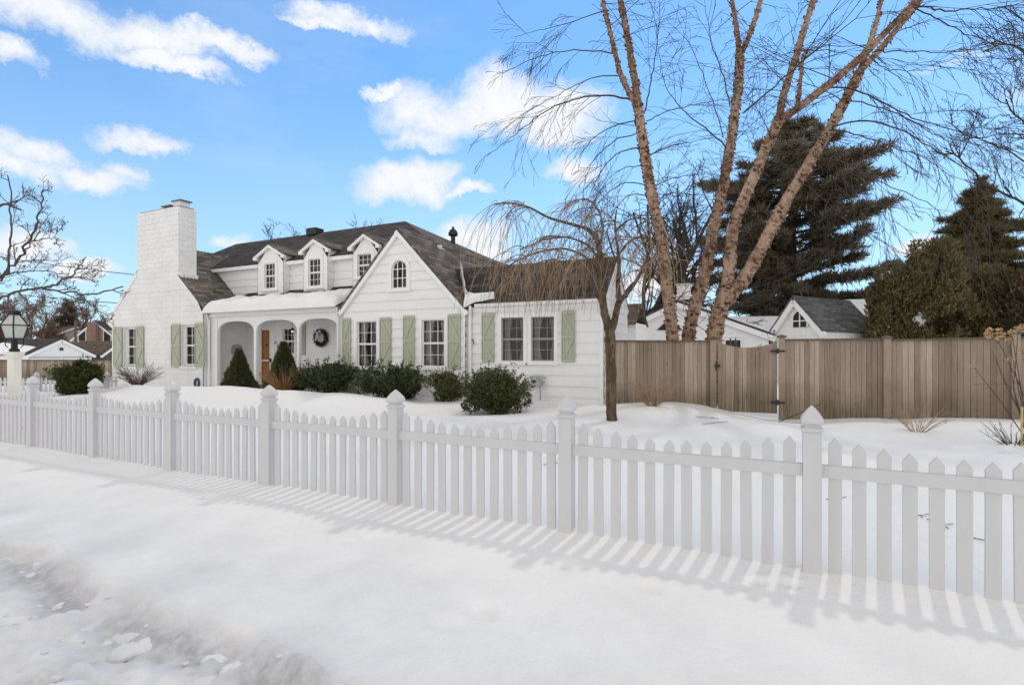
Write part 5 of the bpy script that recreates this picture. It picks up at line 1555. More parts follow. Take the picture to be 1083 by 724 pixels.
for k, (q, r0, r1) in enumerate(st_pts):
    a = MB(); qq, a_, b_, rad = rough_trunk(a, q, r0, r1, 14 if r0 > 0.1 else 9, k)
    # curls of bark lifting off
    nfl = int(len(qq) * (4.5 if r0 > 0.12 else 2.0))
    for w_ in range(nfl):
        i_ = rng.integers(0, len(qq)); th0 = rng.uniform(0, 2 * math.pi); wd = rng.uniform(0.25, 0.8); hh = rng.uniform(0.025, 0.11); rr = float(rad[i_].mean())
        rows = []
        for s_ in range(4):
            thx = th0 + wd * s_ / 3; lift = 0.002 + (s_ / 3) ** 2 * rng.uniform(0.008, 0.045)
            c_ = qq[i_] + (rr * 1.02 + lift) * (math.cos(thx) * a_[i_] + math.sin(thx) * b_[i_]); z_ = np.array((0, 0, hh * (1 - 0.5 * s_ / 3)))
            rows += [c_ - z_ / 2, c_ + z_ / 2]
        a.add(rows, [(0, 2, 3, 1), (2, 4, 5, 3), (4, 6, 7, 5)])
    a.build('trunk' if r0 > 0.11 else 'limb', M['birch'], BT, smooth=False, uv=False)
# traced main branches of the birch (columns and rows in the photograph), then finer twigs grown from them
BR = [([(669, 106), (640, 100), (610, 104), (585, 112), (560, 130), (535, 150), (515, 165)], 0.028, -0.2), ([(655, 80), (630, 80), (605, 92), (580, 105), (550, 122)], 0.018, -0.5),
      ([(650, 57), (620, 53), (585, 55), (555, 66), (520, 82)], 0.02, 0.1), ([(637, 12), (600, 25), (565, 33), (540, 40)], 0.014, 0.4), ([(585, 55), (570, 45), (532, 46)], 0.009, 0.1),
      ([(676, 127), (650, 132), (628, 145), (612, 165), (604, 185)], 0.018, 0.8), ([(679, 140), (650, 148), (630, 165), (618, 190), (616, 225)], 0.018, 0.9), ([(681, 154), (655, 160), (635, 180), (622, 210), (618, 240)], 0.02, -0.8),
      ([(687, 196), (660, 192), (640, 205), (625, 225), (610, 245)], 0.016, -0.6), ([(689, 207), (665, 205), (650, 220), (640, 250), (636, 275)], 0.016, 0.9),
      ([(683, 165), (705, 155), (730, 150), (755, 145)], 0.016, 0.5), ([(682, 118), (688, 90), (694, 55), (698, 20), (697, 0)], 0.02, 0.6), ([(684, 128), (700, 120), (725, 112), (760, 106), (790, 100)], 0.015, 1.2),
      ([(688, 200), (705, 190), (728, 185), (745, 185)], 0.016, 0.3), ([(767, 155), (750, 138), (725, 120), (705, 95), (698, 70)], 0.02, -0.7), ([(765, 145), (755, 110), (742, 75), (730, 45), (705, 20)], 0.013, 0.9),
      ([(772, 112), (765, 80), (752, 45), (745, 0)], 0.018, 0.5), ([(786, 120), (820, 90), (860, 55), (905, 20), (925, -5)], 0.02, -1.0), ([(812, 140), (840, 130), (870, 145), (900, 150)], 0.012, -0.4),
      ([(873, 95), (890, 90), (925, 103), (955, 120), (985, 130), (1030, 145), (1075, 160)], 0.020, -0.8), ([(877, 138), (905, 140), (940, 155), (975, 165), (1010, 190)], 0.017, -1.3),
      ([(880, 134), (910, 126), (950, 135), (985, 155), (1030, 185), (1060, 205)], 0.02, -0.6), ([(895, 107), (925, 110), (960, 125), (1000, 150), (1040, 165)], 0.016, 0.8),
      ([(968, 5), (1000, 12), (1030, 10), (1062, 9), (1085, 2)], 0.02, -0.6), ([(966, 8), (990, 20), (1020, 35), (1045, 45), (1080, 48)], 0.017, 0.3), ([(925, 55), (950, 53), (985, 55), (1020, 55), (1050, 48)], 0.014, -0.8),
      ([(922, 62), (940, 75), (975, 74), (1010, 72)], 0.010, 0.4), ([(860, 165), (890, 170), (925, 190), (950, 200), (985, 215), (1005, 240)], 0.016, -1.3), ([(845, 190), (870, 210), (900, 240), (920, 250)], 0.010, -0.9),
      ([(834, 83), (842, 60), (838, 35), (832, 10)], 0.012, 0.9), ([(844, 55), (870, 52), (900, 58), (925, 80)], 0.012, -0.5), ([(792, 45), (800, 60), (815, 75), (830, 70)], 0.008, -0.5),
      ([(694, 228), (672, 228), (655, 240), (645, 262)], 0.012, -0.4), ([(698, 245), (720, 235), (745, 232)], 0.012, -0.8), ([(704, 290), (716, 262), (735, 240), (748, 225)], 0.012, -0.9), ([(685, 175), (662, 176), (646, 186), (632, 205), (626, 235)], 0.014, 0.4)]
b = MB()
cfgb = dict(levels=3, seg=(7, 5, 4), wander=(0.06, 0.08, 0.10), up=(-0.05, -0.09, -0.10), tip=(0.4, 0.5, 0.6), kids=(4, 2), start=(0.2, 0.2), angle=((15, 38), (15, 38)), len=((0.45, 0.8), (0.4, 0.7)), rmin=0.0042)
for k, (pl, r, dy) in enumerate(BR):
    y0 = BYy + (0.1 if k < 16 else -0.6)
    q = resample(trace(pl, y0, dy * 1.3), 4 * len(pl)); q[1:-1] += rng.normal(0, 0.012, q[1:-1].shape)
    b.tube(q, np.linspace(r, r * 0.28, len(q)), 6, cap=False)
    n_ = int(2 + 1.0 * len(pl))
    for w_ in range(n_):
        i_ = rng.integers(3, len(q) - 1); d = unit(q[i_ + 1] - q[i_ - 1] if i_ < len(q) - 1 else q[i_] - q[i_ - 1]); ax = np.cross(d, rng.normal(size=3)); nd = rot_about(d, ax, math.radians(rng.uniform(18, 50))) + np.array((0, 0, -0.15))
        o_ = []; grow(rng, q[i_], nd, rng.uniform(0.6, 1.9), r * 0.32, 0, cfgb, o_)
        for lvl, p_, rd in o_: b.tube(p_, rd, 3, cap=False)
for k, (q, r0, r1) in enumerate(st_pts):       # more fine twigs straight off the upper stems
    for w_ in range(4 if r0 < 0.2 else 2):
        i_ = rng.integers(int(len(q) * (0.15 if r0 < 0.12 else 0.55)), len(q) - 1); az = rng.uniform(0, 2 * math.pi)
        o_ = []; cf = dict(cfgb); cf['up'] = (0.02, -0.03, -0.05)
        grow(rng, q[i_], (math.cos(az), math.sin(az), rng.uniform(0.1, 0.9)), rng.uniform(0.8, 2.2), 0.012, 0, cf, o_)
        for lvl, p_, rd in o_: b.tube(p_, rd, 3, cap=False)
b.build('branches', M['twig'], BT, smooth=True, uv=False)

# ---- weeping tree in front of the right wing
WYy = 10.15
WT = thing('weeping_tree', 'small weeping tree with mossy trunk and hanging brown twigs beside the wing', 'tree', (PX(647, WYy), WYy, 0.2))
rng = np.random.default_rng(5)
def wr_(w): return w / 2 * 10.35 / FPX
LM = [([(647, 448), (646.5, 420), (646, 390), (645.5, 365), (645, 345)], 10.8, 10.2, 0), ([(645, 352), (641, 338), (637.5, 322), (636.5, 301), (636, 280), (634, 262), (629, 247), (619, 241)], 9, 4.5, -0.1),
      ([(646, 352), (650, 338), (653, 322), (657, 315), (663, 312)], 7.5, 5.5, 0.25), ([(655, 319), (653, 300), (655, 285), (654, 265), (650, 240), (652, 222)], 5.5, 1.2, 0.5),
      ([(661, 313), (669, 303), (676, 292), (683, 275), (690, 262)], 4.5, 2.5, 0.3), ([(619, 241), (600, 236), (579, 230), (560, 219), (540, 214), (522, 216)], 3.4, 1.5, -0.3),
      ([(637, 300), (630, 282), (615, 268), (595, 262), (570, 266), (545, 276), (530, 288)], 3.2, 1.4, 0.5), ([(636, 278), (622, 258), (600, 250), (575, 253), (550, 264)], 2.8, 1.2, -0.6),
      ([(634, 264), (638, 240), (634, 222), (624, 212)], 2.8, 1.4, 0.3), ([(654, 270), (664, 256), (676, 250), (690, 254), (700, 268)], 2.6, 1.2, -0.4), ([(640, 330), (625, 300), (606, 282), (585, 276), (560, 281), (540, 296)], 2.6, 1.2, 1.1),
      ([(650, 245), (664, 232), (680, 230), (694, 240)], 2.0, 1.0, -0.5)]
a = MB(); b = MB(); arcs = []
for k, (pl, w0, w1, dy) in enumerate(LM):
    q = resample(np.array([P(x, y, WYy + dy * i_ / (len(pl) - 1)) for i_, (x, y) in enumerate(pl)]), 4 * len(pl))
    if k == 0: rough_trunk(a, q, wr_(w0), wr_(w1), 14, 40)
    elif k <= 3: rough_trunk(a, q, wr_(w0), wr_(w1), 10, 40 + k)
    else: b.tube(q, np.linspace(wr_(w0), wr_(w1), len(q)), 6, cap=False)
    if k >= 1: arcs.append((q, k))
a.build('trunk', M['bark_moss'], WT, smooth=True, uv=False)
# arching side branches
hang = []
for q, k in arcs:
    if k in (2,): continue
    for w_ in range(6 if k in (1, 3) else 4):
        i_ = rng.integers(int(len(q) * 0.45), len(q)); az = rng.uniform(0, 2 * math.pi)
        if k in (1, 5, 6, 7, 8, 10) and rng.uniform() < 0.75: az = rng.uniform(math.radians(130), math.radians(245))
        L_ = rng.uniform(0.5, 1.25); pts = [q[i_]]; d = np.array((math.cos(az), math.sin(az) * 0.8, rng.uniform(0.3, 0.9))); d = unit(d)
        for s_ in range(7): d = unit(d + rng.normal(0, 0.10, 3) + np.array((0, 0, -0.24))); pts.append(pts[-1] + d * L_ / 7)
        b.tube(pts, np.linspace(0.011, 0.005, 8), 4, cap=False); hang.append(np.array(pts))
    if k >= 5: hang.append(q[len(q) // 3:])
b.build('branches', M['bark'], WT, smooth=True, uv=False)
h_ = MB()
for q in hang:
    n_ = int(4 + 13 * rng.uniform() * (1.0 if q[-1][0] < PX(640, WYy) else 0.3))
    for w_ in range(n_):
        i_ = rng.integers(1, len(q)); p = q[i_] + rng.normal(0, 0.02, 3); az = rng.uniform(0, 2 * math.pi); d = unit(np.array((math.cos(az) * 0.8 - 0.2, math.sin(az) * 0.8, rng.uniform(-0.4, 0.4))))
        zend = rng.uniform(2.15, 3.2) if rng.uniform() < 0.8 else rng.uniform(1.7, 2.3)
        L_ = min(max(0.35, p[2] - zend), 1.9); pts = [p]; m_ = 9
        for s_ in range(m_): d = unit(d + rng.normal(0, 0.11, 3) + np.array((-0.02, 0, -0.36))); pts.append(pts[-1] + d * L_ / m_)
        h_.tube(pts, np.linspace(0.0066, 0.0036, m_ + 1), 3, cap=False)
h_.build('hanging_twigs', M['twig_red'], WT, smooth=True, uv=False)

# ---- dark pine behind the birch
def pine(name, label, px, ptop, pbot, pxw, t, seed, m, n_wh=22, cat='tree', tuft=0.34, prof=None, group=None, dens=1.0, ntop=3, droop=-0.02):
    rng = np.random.default_rng(seed); q = PT(px, pbot, t); gz0 = gzf(q[0], q[1]); top = PT(px, ptop, t)[2]; R = pxw / 2 * t / FPX
    base = np.array((q[0], q[1], gz0)); T = thing(name, label, cat, base, group); H_ = top - gz0
    a = MB(); a.tube([base + (0, 0, -0.2), base + (0.1, 0, H_ * 0.5), base + (0, 0.05, H_ * 0.95)], [0.034 * H_ * 0.8, 0.02 * H_ * 0.8, 0.03], 9); a.build('trunk', M['bark_dark'], T, uv=False)
    b = MB(); f = MB(); P_, D_ = [], []
    zlow = PT(px, pbot, t)[2] - gz0
    for k in range(n_wh):
        s = (k + 0.5) / n_wh; z = max(0.4, zlow) + (H_ * 0.97 - max(0.4, zlow)) * s
        rr = R * prof(s)
        nb_ = int(rng.integers(5, 8))
        for w_ in range(nb_):
            az = 2 * math.pi * (w_ + rng.uniform(0, 0.8)) / nb_; L_ = rr * rng.uniform(0.5, 1.12)
            if L_ < 0.3: continue
            p = base + np.array((0, 0, z + rng.uniform(-0.3, 0.3))); d = unit(np.array((math.cos(az), math.sin(az), rng.uniform(-0.02, 0.3)))); pts = [p]; m_ = 6
            for s_ in range(m_): d = unit(d + rng.normal(0, 0.05, 3) + np.array((0, 0, droop + 0.055 * (s_ / m_)))); pts.append(pts[-1] + d * L_ / m_)
            pts = np.array(pts); b.tube(pts, np.linspace(0.018 * L_ + 0.012, 0.01, m_ + 1), 4, cap=False)
            # side sprays form a flat plate
            ns = int(5 * L_ * dens) + 3
            for v_ in range(ns):
                s2 = rng.uniform(0.25, 1.0); i_ = min(m_ - 1, int(s2 * m_)); c_ = pts[i_] + (pts[i_ + 1] - pts[i_]) * (s2 * m_ - i_); sd = rng.choice((-1, 1)); dl = unit(d + sd * np.array((-math.sin(az), math.cos(az), 0)) * rng.uniform(0.4, 1.1) + (0, 0, 0.12))
                l2 = L_ * rng.uniform(0.14, 0.34) * (1.2 - 0.5 * s2); nt = int(4 + 6 * l2)
                tt = rng.uniform(0.1, 1.0, nt)[:, None]
                pp = c_ + dl * l2 * tt + rng.normal(0, 0.05, (nt, 3)) * np.array((1, 1, 0.7))
                P_.append(np.repeat(pp, 5, 0)); D_.append(unit(np.repeat(np.tile(dl, (nt, 1)), 5, 0) * 0.5 + rng.normal(0, 0.55, (nt * 5, 3)) + np.array((0, 0, 0.35))))
    P_ = np.vstack(P_); D_ = np.vstack(D_); blades(f, P_, D_, tuft, tuft * 0.12, rng)
    b.build('branches', M['bark_dark'], T, uv=False); f.build('foliage', m, T, uv=False)
    print(name, 'blades', len(P_))
    return T
pine('pine_tree', 'big dark pine with layered boughs behind the birch and white shed', 836, 128, 352, 150, 33, 201, M['pine'], 20, prof=lambda s: (0.55 + 0.55 * math.sin(math.pi * (0.12 + 0.80 * s)) ** 0.8) * (1.0 if s < 0.72 else max(0.32, 1 - (s - 0.72) * 2.3)), dens=1.5, tuft=0.5)
pine('spruce_tree', 'tall ragged brown green spruce rising at the right behind the cedar fence', 1036, 176, 356, 165, 23, 202, M['arbor'], 40, tuft=0.26, prof=lambda s: max(0.07, (1 - s) ** 0.95), dens=4.5, droop=-0.05)
pine('spruce_tree', 'small distant dark spruce above the roofs far left', 72, 315, 372, 36, 75, 203, M['pine'], 14, tuft=0.6, prof=lambda s: max(0.12, (1 - s) ** 0.7), dens=0.8)
# ---- arborvitae clumps on the right
def arborvitae(label, px, ptop, pxw, t, seed, m, n=26000, ls=0.16, lobes=70, group='arborvitae behind the cedar fence'):
    rng = np.random.default_rng(seed); q = PT(px, HY, t); gz0 = gzf(q[0], q[1]); base = np.array((q[0], q[1], gz0)); top = PT(px, ptop, t)[2]; R = pxw / 2 * t / FPX; H_ = top - gz0
    T = thing('arborvitae', label, 'tree', base, group)
    # upright plumes
    lz = rng.uniform(0.05, 0.93, lobes); la = rng.uniform(0, 2 * math.pi, lobes); pr = np.where(lz < 0.35, 0.85 + 0.15 * lz / 0.35, np.sqrt(np.clip(1 - ((lz - 0.35) / 0.67) ** 2.0, 0.02, 1)))
    lr = R * pr * rng.uniform(0.55, 0.92, lobes)
    C = np.stack([lr * np.cos(la), lr * np.sin(la), lz * H_], -1); sz_ = rng.uniform(0.16, 0.32, lobes) * R
    k = rng.integers(0, lobes, n); d = unit(rng.normal(size=(n, 3))); rad = sz_[k] * (0.45 + 0.55 * rng.uniform(0, 1, n) ** 0.5)
    p = C[k] + d * rad[:, None] * np.array((1, 1, 2.1)) + base
    keep = p[:, 2] > gz0; p, d = p[keep], d[keep]
    outw = unit(np.stack([p[:, 0] - base[0], p[:, 1] - base[1], np.zeros(len(p))], -1))
    f = MB(); blades(f, p, unit(outw * 0.35 + rng.normal(0, 0.4, p.shape) + np.array((0, 0, 0.8))), ls, ls * 0.32, rng); f.build('foliage', m, T, uv=False)
    a = MB(); a.tube([base + (0, 0, -0.2), base + (0, 0, H_ * 0.8)], [0.09, 0.02], 7); a.build('trunk', M['bark_dark'], T, uv=False)
arborvitae('low rounded arborvitae next to the white shed, leftmost of the evergreen row', 945, 284, 56, 20.5, 301, M['arbor'])
arborvitae('taller bushy arborvitae in the middle of the evergreen row', 985, 262, 74, 20, 302, M['arbor'], 32000)
arborvitae('dark arborvitae below the ragged spruce at the right', 1030, 272, 70, 20.5, 303, M['arbor'], 34000)
arborvitae('deep green arborvitae cut by the right edge of the photo', 1092, 268, 66, 19, 304, M['arbor_dark'], 30000)

# ---- bare trees
q = PT(684, 373, 26); bare_tree('bare_tree', 'dark leafless tree left of the birch behind the cedar fence', (q[0], q[1], 0.2), 9.6, 0.24, 401, kids=(10, 7, 5, 3), up=0.03, split=0.28, spread=(25, 60), trunk=0.24, nlead=6, rlead=0.62, group='bare trees behind the cedar fence', m=M['bark_dark'], mb_=M['bark_dark'], rmin=0.013)
q = PT(722, 373, 30); bare_tree('bare_tree', 'dark leafless tree showing between the birch stems', (q[0], q[1], 0.2), 10.2, 0.27, 402, kids=(10, 7, 5, 3), up=0.03, split=0.28, spread=(25, 60), trunk=0.24, nlead=6, rlead=0.62, group='bare trees behind the cedar fence', m=M['bark_dark'], mb_=M['bark_dark'], rmin=0.013)
q = PT(664, 373, 34); bare_tree('bare_tree', 'slender leafless tree just beyond the right gable end of the house', (q[0], q[1], 0.2), 10, 0.24, 403, kids=(10, 7, 5, 3), up=0.03, split=0.3, spread=(25, 60), trunk=0.24, nlead=6, rlead=0.62, group='bare trees behind the cedar fence', m=M['bark_dark'], mb_=M['bark_dark'], rmin=0.013)
q = PT(288, 373, 52); bare_tree('bare_tree', 'treetop showing above the roof over the left dormer', (q[0], q[1], -0.5), 14.6, 0.22, 404, kids=(9, 7, 5, 3), up=0.12, spread=(20, 45), group='bare treetops behind the roof', rmin=0.014)
q = PT(366, 373, 50); bare_tree('bare_tree', 'treetop showing above the roof ridge left of the gable peak', (q[0], q[1], -0.5), 14.9, 0.24, 405, kids=(10, 7, 5, 3), up=0.12, spread=(20, 45), group='bare treetops behind the roof', rmin=0.014)
for k, (px, t, h, lb) in enumerate(((12, 62, 9.5, 'reddish leafless tree behind the carriage lantern'), (44, 70, 10.5, 'leafless tree left of the distant spruce'), (92, 72, 10, 'leafless tree right of the distant spruce'), (28, 85, 12, 'farthest leafless tree behind the white garage roof'), (-15, 58, 9, 'leafless tree at the far left edge behind the brick house'), (112, 84, 9, 'leafless tree beside the white brick gable corner'))):
    q = PT(px, 373, t); bare_tree('bare_tree', lb, (q[0], q[1], -1.4), h, 0.2, 420 + k, kids=(10, 8, 6, 3), up=0.06, spread=(25, 55), group='bare trees beyond the far left houses', m=M['bark'], mb_=M['twig_oak'], rmin=0.026, split=0.25)
# big street tree off the left edge whose limbs reach into the picture
LYt = 8.6
def traced_tree(name, label, loc, limbs, t, seed, m, dens=8, twl=(0.5, 1.3), brown=0):
    rng = np.random.default_rng(seed); T = thing(name, label, 'tree', loc)
    a = MB(); b = MB(); lv = []
    cf = dict(levels=3, seg=(5, 4, 3), wander=(0.08, 0.10, 0.12), up=(0.05, 0.04, 0.03), tip=(0.4, 0.5, 0.6), kids=(5, 4), start=(0.2, 0.2), angle=((25, 60), (25, 60)), len=((0.4, 0.7), (0.35, 0.6)), rmin=0.0045)
    for k, (pl, r, trunk) in enumerate(limbs):
        V = np.array([PT(x, y, t + dt) for (x, y, dt) in pl]); q = resample(V, 4 * len(pl)); q[1:-1] += rng.normal(0, 0.02 if not trunk else 0.0, q[1:-1].shape)
        (a if trunk else b).tube(q, np.linspace(r, r * 0.35, len(q)), 8 if trunk else 6, cap=False)
        if trunk: continue
        for w_ in range(int(dens * len(pl))):
            i_ = rng.integers(2, len(q) - 1); d = unit(q[i_ + 1] - q[i_ - 1]); nd = rot_about(d, np.cross(d, rng.normal(size=3)), math.radians(rng.uniform(25, 65)))
            o_ = []; grow(rng, q[i_], nd, rng.uniform(*twl), r * 0.35, 0, cf, o_)
            for lvl, p_, rd in o_:
                b.tube(p_, rd, 3, cap=False)
                if lvl == 2: lv.append(p_[-1])
    a.build('trunk', m, T, smooth=True, uv=False); b.build('branches', m, T, smooth=True, uv=False)
    if brown and lv:
        lv = np.array(lv); lv = lv[rng.uniform(0, 1, len(lv)) < brown]; f = MB(); blades(f, np.repeat(lv, 2, 0), unit(rng.normal(size=(len(lv) * 2, 3)) - np.array((0, 0, 0.4))), 0.035, 0.025, rng); f.build('withered_buds', M['brown_leaf'], T, uv=False)
    return T
t0 = 12.5
q = PT(-75, 415, t0)
traced_tree('bare_tree', 'large leafless tree at the left edge reaching its limbs over the lamp post', (q[0], q[1], 0.0),
            [([(-75, 440, 0), (-72, 390, 0), (-66, 330, 0), (-55, 270, 0), (-45, 190, 0)], 0.26, True),
             ([(-62, 300, 0), (-30, 298, 0.1), (0, 296, 0.2), (14, 283, 0.3), (24, 268, 0.3), (36, 245, 0.4), (43, 225, 0.5), (46, 200, 0.6)], 0.042, False),
             ([(-10, 297, 0.1), (8, 288, -0.2), (10, 265, -0.4), (13, 240, -0.5), (12, 210, -0.6), (8, 185, -0.7)], 0.03, False),
             ([(30, 256, 0.3), (45, 252, 0.1), (60, 252, 0), (70, 255, 0)], 0.016, False), ([(26, 264, 0.3), (45, 240, 0.8), (55, 225, 1.0)], 0.018, False),
             ([(-64, 330, 0), (-30, 322, -0.4), (0, 316, -0.6), (20, 308, -0.8), (45, 305, -0.9), (62, 308, -1), (85, 311, -1.1), (112, 309, -1.2), (130, 303, -1.3)], 0.038, False),
             ([(45, 305, -0.9), (65, 299, -1.2), (78, 290, -1.4), (84, 280, -1.5), (91, 272, -1.6)], 0.024, False), ([(-5, 300, 0.2), (12, 288, 0.6), (35, 286, 0.8), (55, 287, 0.9), (70, 290, 1.0)], 0.022, False),
             ([(20, 309, -0.8), (30, 320, -0.9), (38, 332, -1.0), (48, 345, -1.0)], 0.018, False), ([(85, 311, -1.1), (95, 320, -1.2), (105, 330, -1.2), (108, 340, -1.2)], 0.014, False), ([(-40, 235, 0.2), (-15, 222, 0.3), (5, 215, 0.4), (22, 222, 0.4)], 0.05, False)],
            t0, 501, M['bark'], 1.2, (0.25, 0.65), 0.5)
# leafless tree off the right edge
t0 = 15.0
q = PT(1180, 420, t0)
traced_tree('bare_tree', 'leafless tree at the right edge with dark limbs reaching in above the evergreens', (q[0], q[1], 0.1),
            [([(1180, 460, 0), (1176, 380, 0), (1165, 300, 0), (1150, 220, 0), (1145, 120, 0)], 0.2, True),
             ([(1165, 280, 0), (1120, 240, -0.2), (1083, 215, -0.3), (1070, 207, -0.3), (1045, 198, -0.4), (1020, 170, -0.5), (1000, 160, -0.5)], 0.055, False),
             ([(1070, 207, -0.3), (1062, 195, 0), (1055, 180, 0.2), (1048, 165, 0.3)], 0.018, False), ([(1085, 217, -0.3), (1078, 230, -0.4), (1066, 236, -0.5)], 0.018, False),
             ([(1150, 200, 0), (1110, 160, 0.2), (1083, 130, 0.3), (1068, 118, 0.4), (1064, 105, 0.4)], 0.05, False), ([(1075, 124, 0.3), (1055, 122, 0.3), (1040, 135, 0.3)], 0.014, False),
             ([(1147, 120, 0), (1110, 80, -0.2), (1080, 50, -0.3), (1060, 45, -0.3), (1040, 55, -0.4)], 0.05, False), ([(1130, 90, 0), (1090, 30, 0.4), (1070, 10, 0.5), (1055, 8, 0.5)], 0.04, False), ([(1090, 55, -0.2), (1075, 60, -0.2), (1060, 62, -0.2)], 0.014, False),
             ([(1150, 230, 0), (1110, 190, 0.6), (1080, 165, 0.8), (1040, 150, 0.9), (1000, 128, 1.0)], 0.035, False), ([(1140, 210, 0), (1100, 145, -0.8), (1060, 140, -1.0), (1020, 148, -1.1)], 0.025, False)],
            t0, 502, M['bark_dark'], 2.7, (0.35, 1.1), 0.0)

# ------------------------------------------------------------------ buildings behind
def facade_block(name, label, cat, poly_xz, origin, ang, depth, m_wall, m_roof, snow=None, over=0.25, roof_t=0.06, group=None):
    """gabled building: poly front in local (x,z), local y runs back; poly = [(xl,z0),(xl,ze),(xa,za),(xr,ze2),(xr,z0)]"""
    T = thing(name, label, cat, origin, group); ca, sa = math.cos(ang), math.sin(ang)
    def tr(mb):
        V = np.vstack(mb.v); mb.v = [np.stack([V[:, 0] * ca - V[:, 1] * sa + origin[0], V[:, 0] * sa + V[:, 1] * ca + origin[1], V[:, 2] + origin[2]], -1)]; return mb
    (xl, z0), (_, zel), (xa, za), (xr, zer), _ = poly_xz
    a = MB()
    rl, rr_ = (za - zel) / (xa - xl), (za - zer) / (xr - xa)
    zt = za - 0.02
    siding(a, (0, 0, 0), (1, 0, 0), (0, -1, 0), z0, zt, lambda z: max(xl, xa - (zt - z) / rl), lambda z: min(xr, xa + (zt - z) / rr_), (), 0.2, 0.018)
    siding(a, (xr, 0, 0), (0, 1, 0), (1, 0, 0), z0, zer, 0.003, depth, (), 0.2, 0.018); siding(a, (xl, 0, 0), (0, 1, 0), (-1, 0, 0), z0, zel, 0.003, depth, (), 0.2, 0.018)
    a.box(xl, xr, depth - 0.1, depth, z0, min(zel, zer))
    tr(a).build('wall', m_wall, T)
    a = MB()
    el, er = xl - over, xr + over
    a.slab([(xa, -0.2, za + 0.05), (er, -0.2, za + 0.05 - rr_ * (er - xa)), (er, depth + 0.2, za + 0.05 - rr_ * (er - xa)), (xa, depth + 0.2, za + 0.05)], roof_t)
    a.slab([(xa, -0.2, za + 0.05), (xa, depth + 0.2, za + 0.05), (el, depth + 0.2, za + 0.05 - rl * (xa - el)), (el, -0.2, za + 0.05 - rl * (xa - el))], roof_t)
    rf = tr(a).build('roof', m_roof, T)
    a = MB(); a.beam((xa, -0.12, za - 0.17), (er, -0.12, za - 0.17 - rr_ * (er - xa)), 0.14, 0.22); a.beam((xa, -0.12, za - 0.17), (el, -0.12, za - 0.17 - rl * (xa - el)), 0.14, 0.22)
    tr(a).build('rake_board', M['trim'], T)
    return T, tr, (xl, xr, xa, za, zel, zer, rl, rr_, el, er)


def roof_cover(name, label, T, tr, pts, thick, seed, loc):
    """rumpled snow sheet over a roof plane given by 4 local corners"""
    p = np.array(pts, float); n1_, n2_ = 24, 14; V = []
    nn = np.cross(p[1] - p[0], p[3] - p[0]); nn /= np.linalg.norm(nn); nn = nn if nn[2] > 0 else -nn
    for i_ in range(n1_ + 1):
        for j_ in range(n2_ + 1):
            u_, v_ = i_ / n1_, j_ / n2_; q = p[0] * (1 - u_) * (1 - v_) + p[1] * u_ * (1 - v_) + p[2] * u_ * v_ + p[3] * (1 - u_) * v_
            e = min(1, (1 - abs(2 * u_ - 1) ** 10)) ** 0.5 * min(1, (1 - abs(2 * v_ - 1) ** 10)) ** 0.5
            V.append(q + nn * (e * thick * (0.8 + 0.8 * float(fbm(np.array([q[0]]), np.array([q[1]]), 0.8, 2, seed)[0])) - 0.01))
    V = np.array(V); k = n2_ + 1; ii, jj = np.meshgrid(np.arange(n1_), np.arange(n2_), indexing='ij'); a = MB()
    a.bulk(V, np.stack([ii * k + jj, (ii + 1) * k + jj, (ii + 1) * k + jj + 1, ii * k + jj + 1], -1).reshape(-1, 4))
    return tag(tr(a).build(name, M['snow'], None, loc, smooth=True, uv=False), label, 'snow')

# wide white garage behind the birch, gable towards the street
GYy = 24.5
gl = P(652, 350, GYy); ga = P(716, 318.5, GYy); gr = P(813, 352, GYy)
o0 = (float(ga[0]), GYy, 0.0)
T, tr, g_ = facade_block('garage', 'wide low white garage with dark triangular gable vent behind the birch', 'garage', [(gl[0] - ga[0], 0.0), (gl[0] - ga[0], gl[2]), (0, ga[2]), (gr[0] - ga[0], gr[2]), (gr[0] - ga[0], 0.0)], o0, 0.0, 9.0, M['siding'], M['roof_grey'])
a = MB(); v0, v1, v2 = P(695, 349, GYy), P(722, 349, GYy), P(708.5, 336, GYy)
a.prism([(v0[0], v0[2]), (v1[0], v1[2]), (v2[0], v2[2])], 'y', GYy - 0.06, GYy - 0.03); a.build('vent', M['dark_metal'], T)
for (pa, pb) in ((767.5, 772), (773.2, 777.5), (778.7, 783.2)):
    a = MB(); x0, x1 = PX(pa, GYy), PX(pb, GYy); a.box(x0, x1, GYy - 0.05, GYy - 0.03, PZ(775, 372, GYy), PZ(775, 359.6, GYy)); w_ = a.build('window', M['dark_metal'], T)
    a = MB(); zt = PZ(775, 359.6, GYy); a.box(x0 - 0.05, x1 + 0.05, GYy - 0.07, GYy - 0.045, zt, zt + 0.08); a.box(x0 - 0.05, x0, GYy - 0.07, GYy - 0.045, zt - 0.8, zt); a.box(x1, x1 + 0.05, GYy - 0.07, GYy - 0.045, zt - 0.8, zt); a.build('frame', M['trim'], w_)
xl, xr, xa, za, zel, zer, rl, rr_, el, er = g_
roof_cover('roof_snow', 'snow sheet covering the right slope of the wide white garage', T, tr, [(xa + 0.1, -0.22, za + 0.06), (er, -0.22, za + 0.06 - rr_ * (er - xa)), (er, 9.1, za + 0.06 - rr_ * (er - xa)), (xa + 0.1, 9.1, za + 0.06)], 0.12, 3, (o0[0] + 2, o0[1], 3))
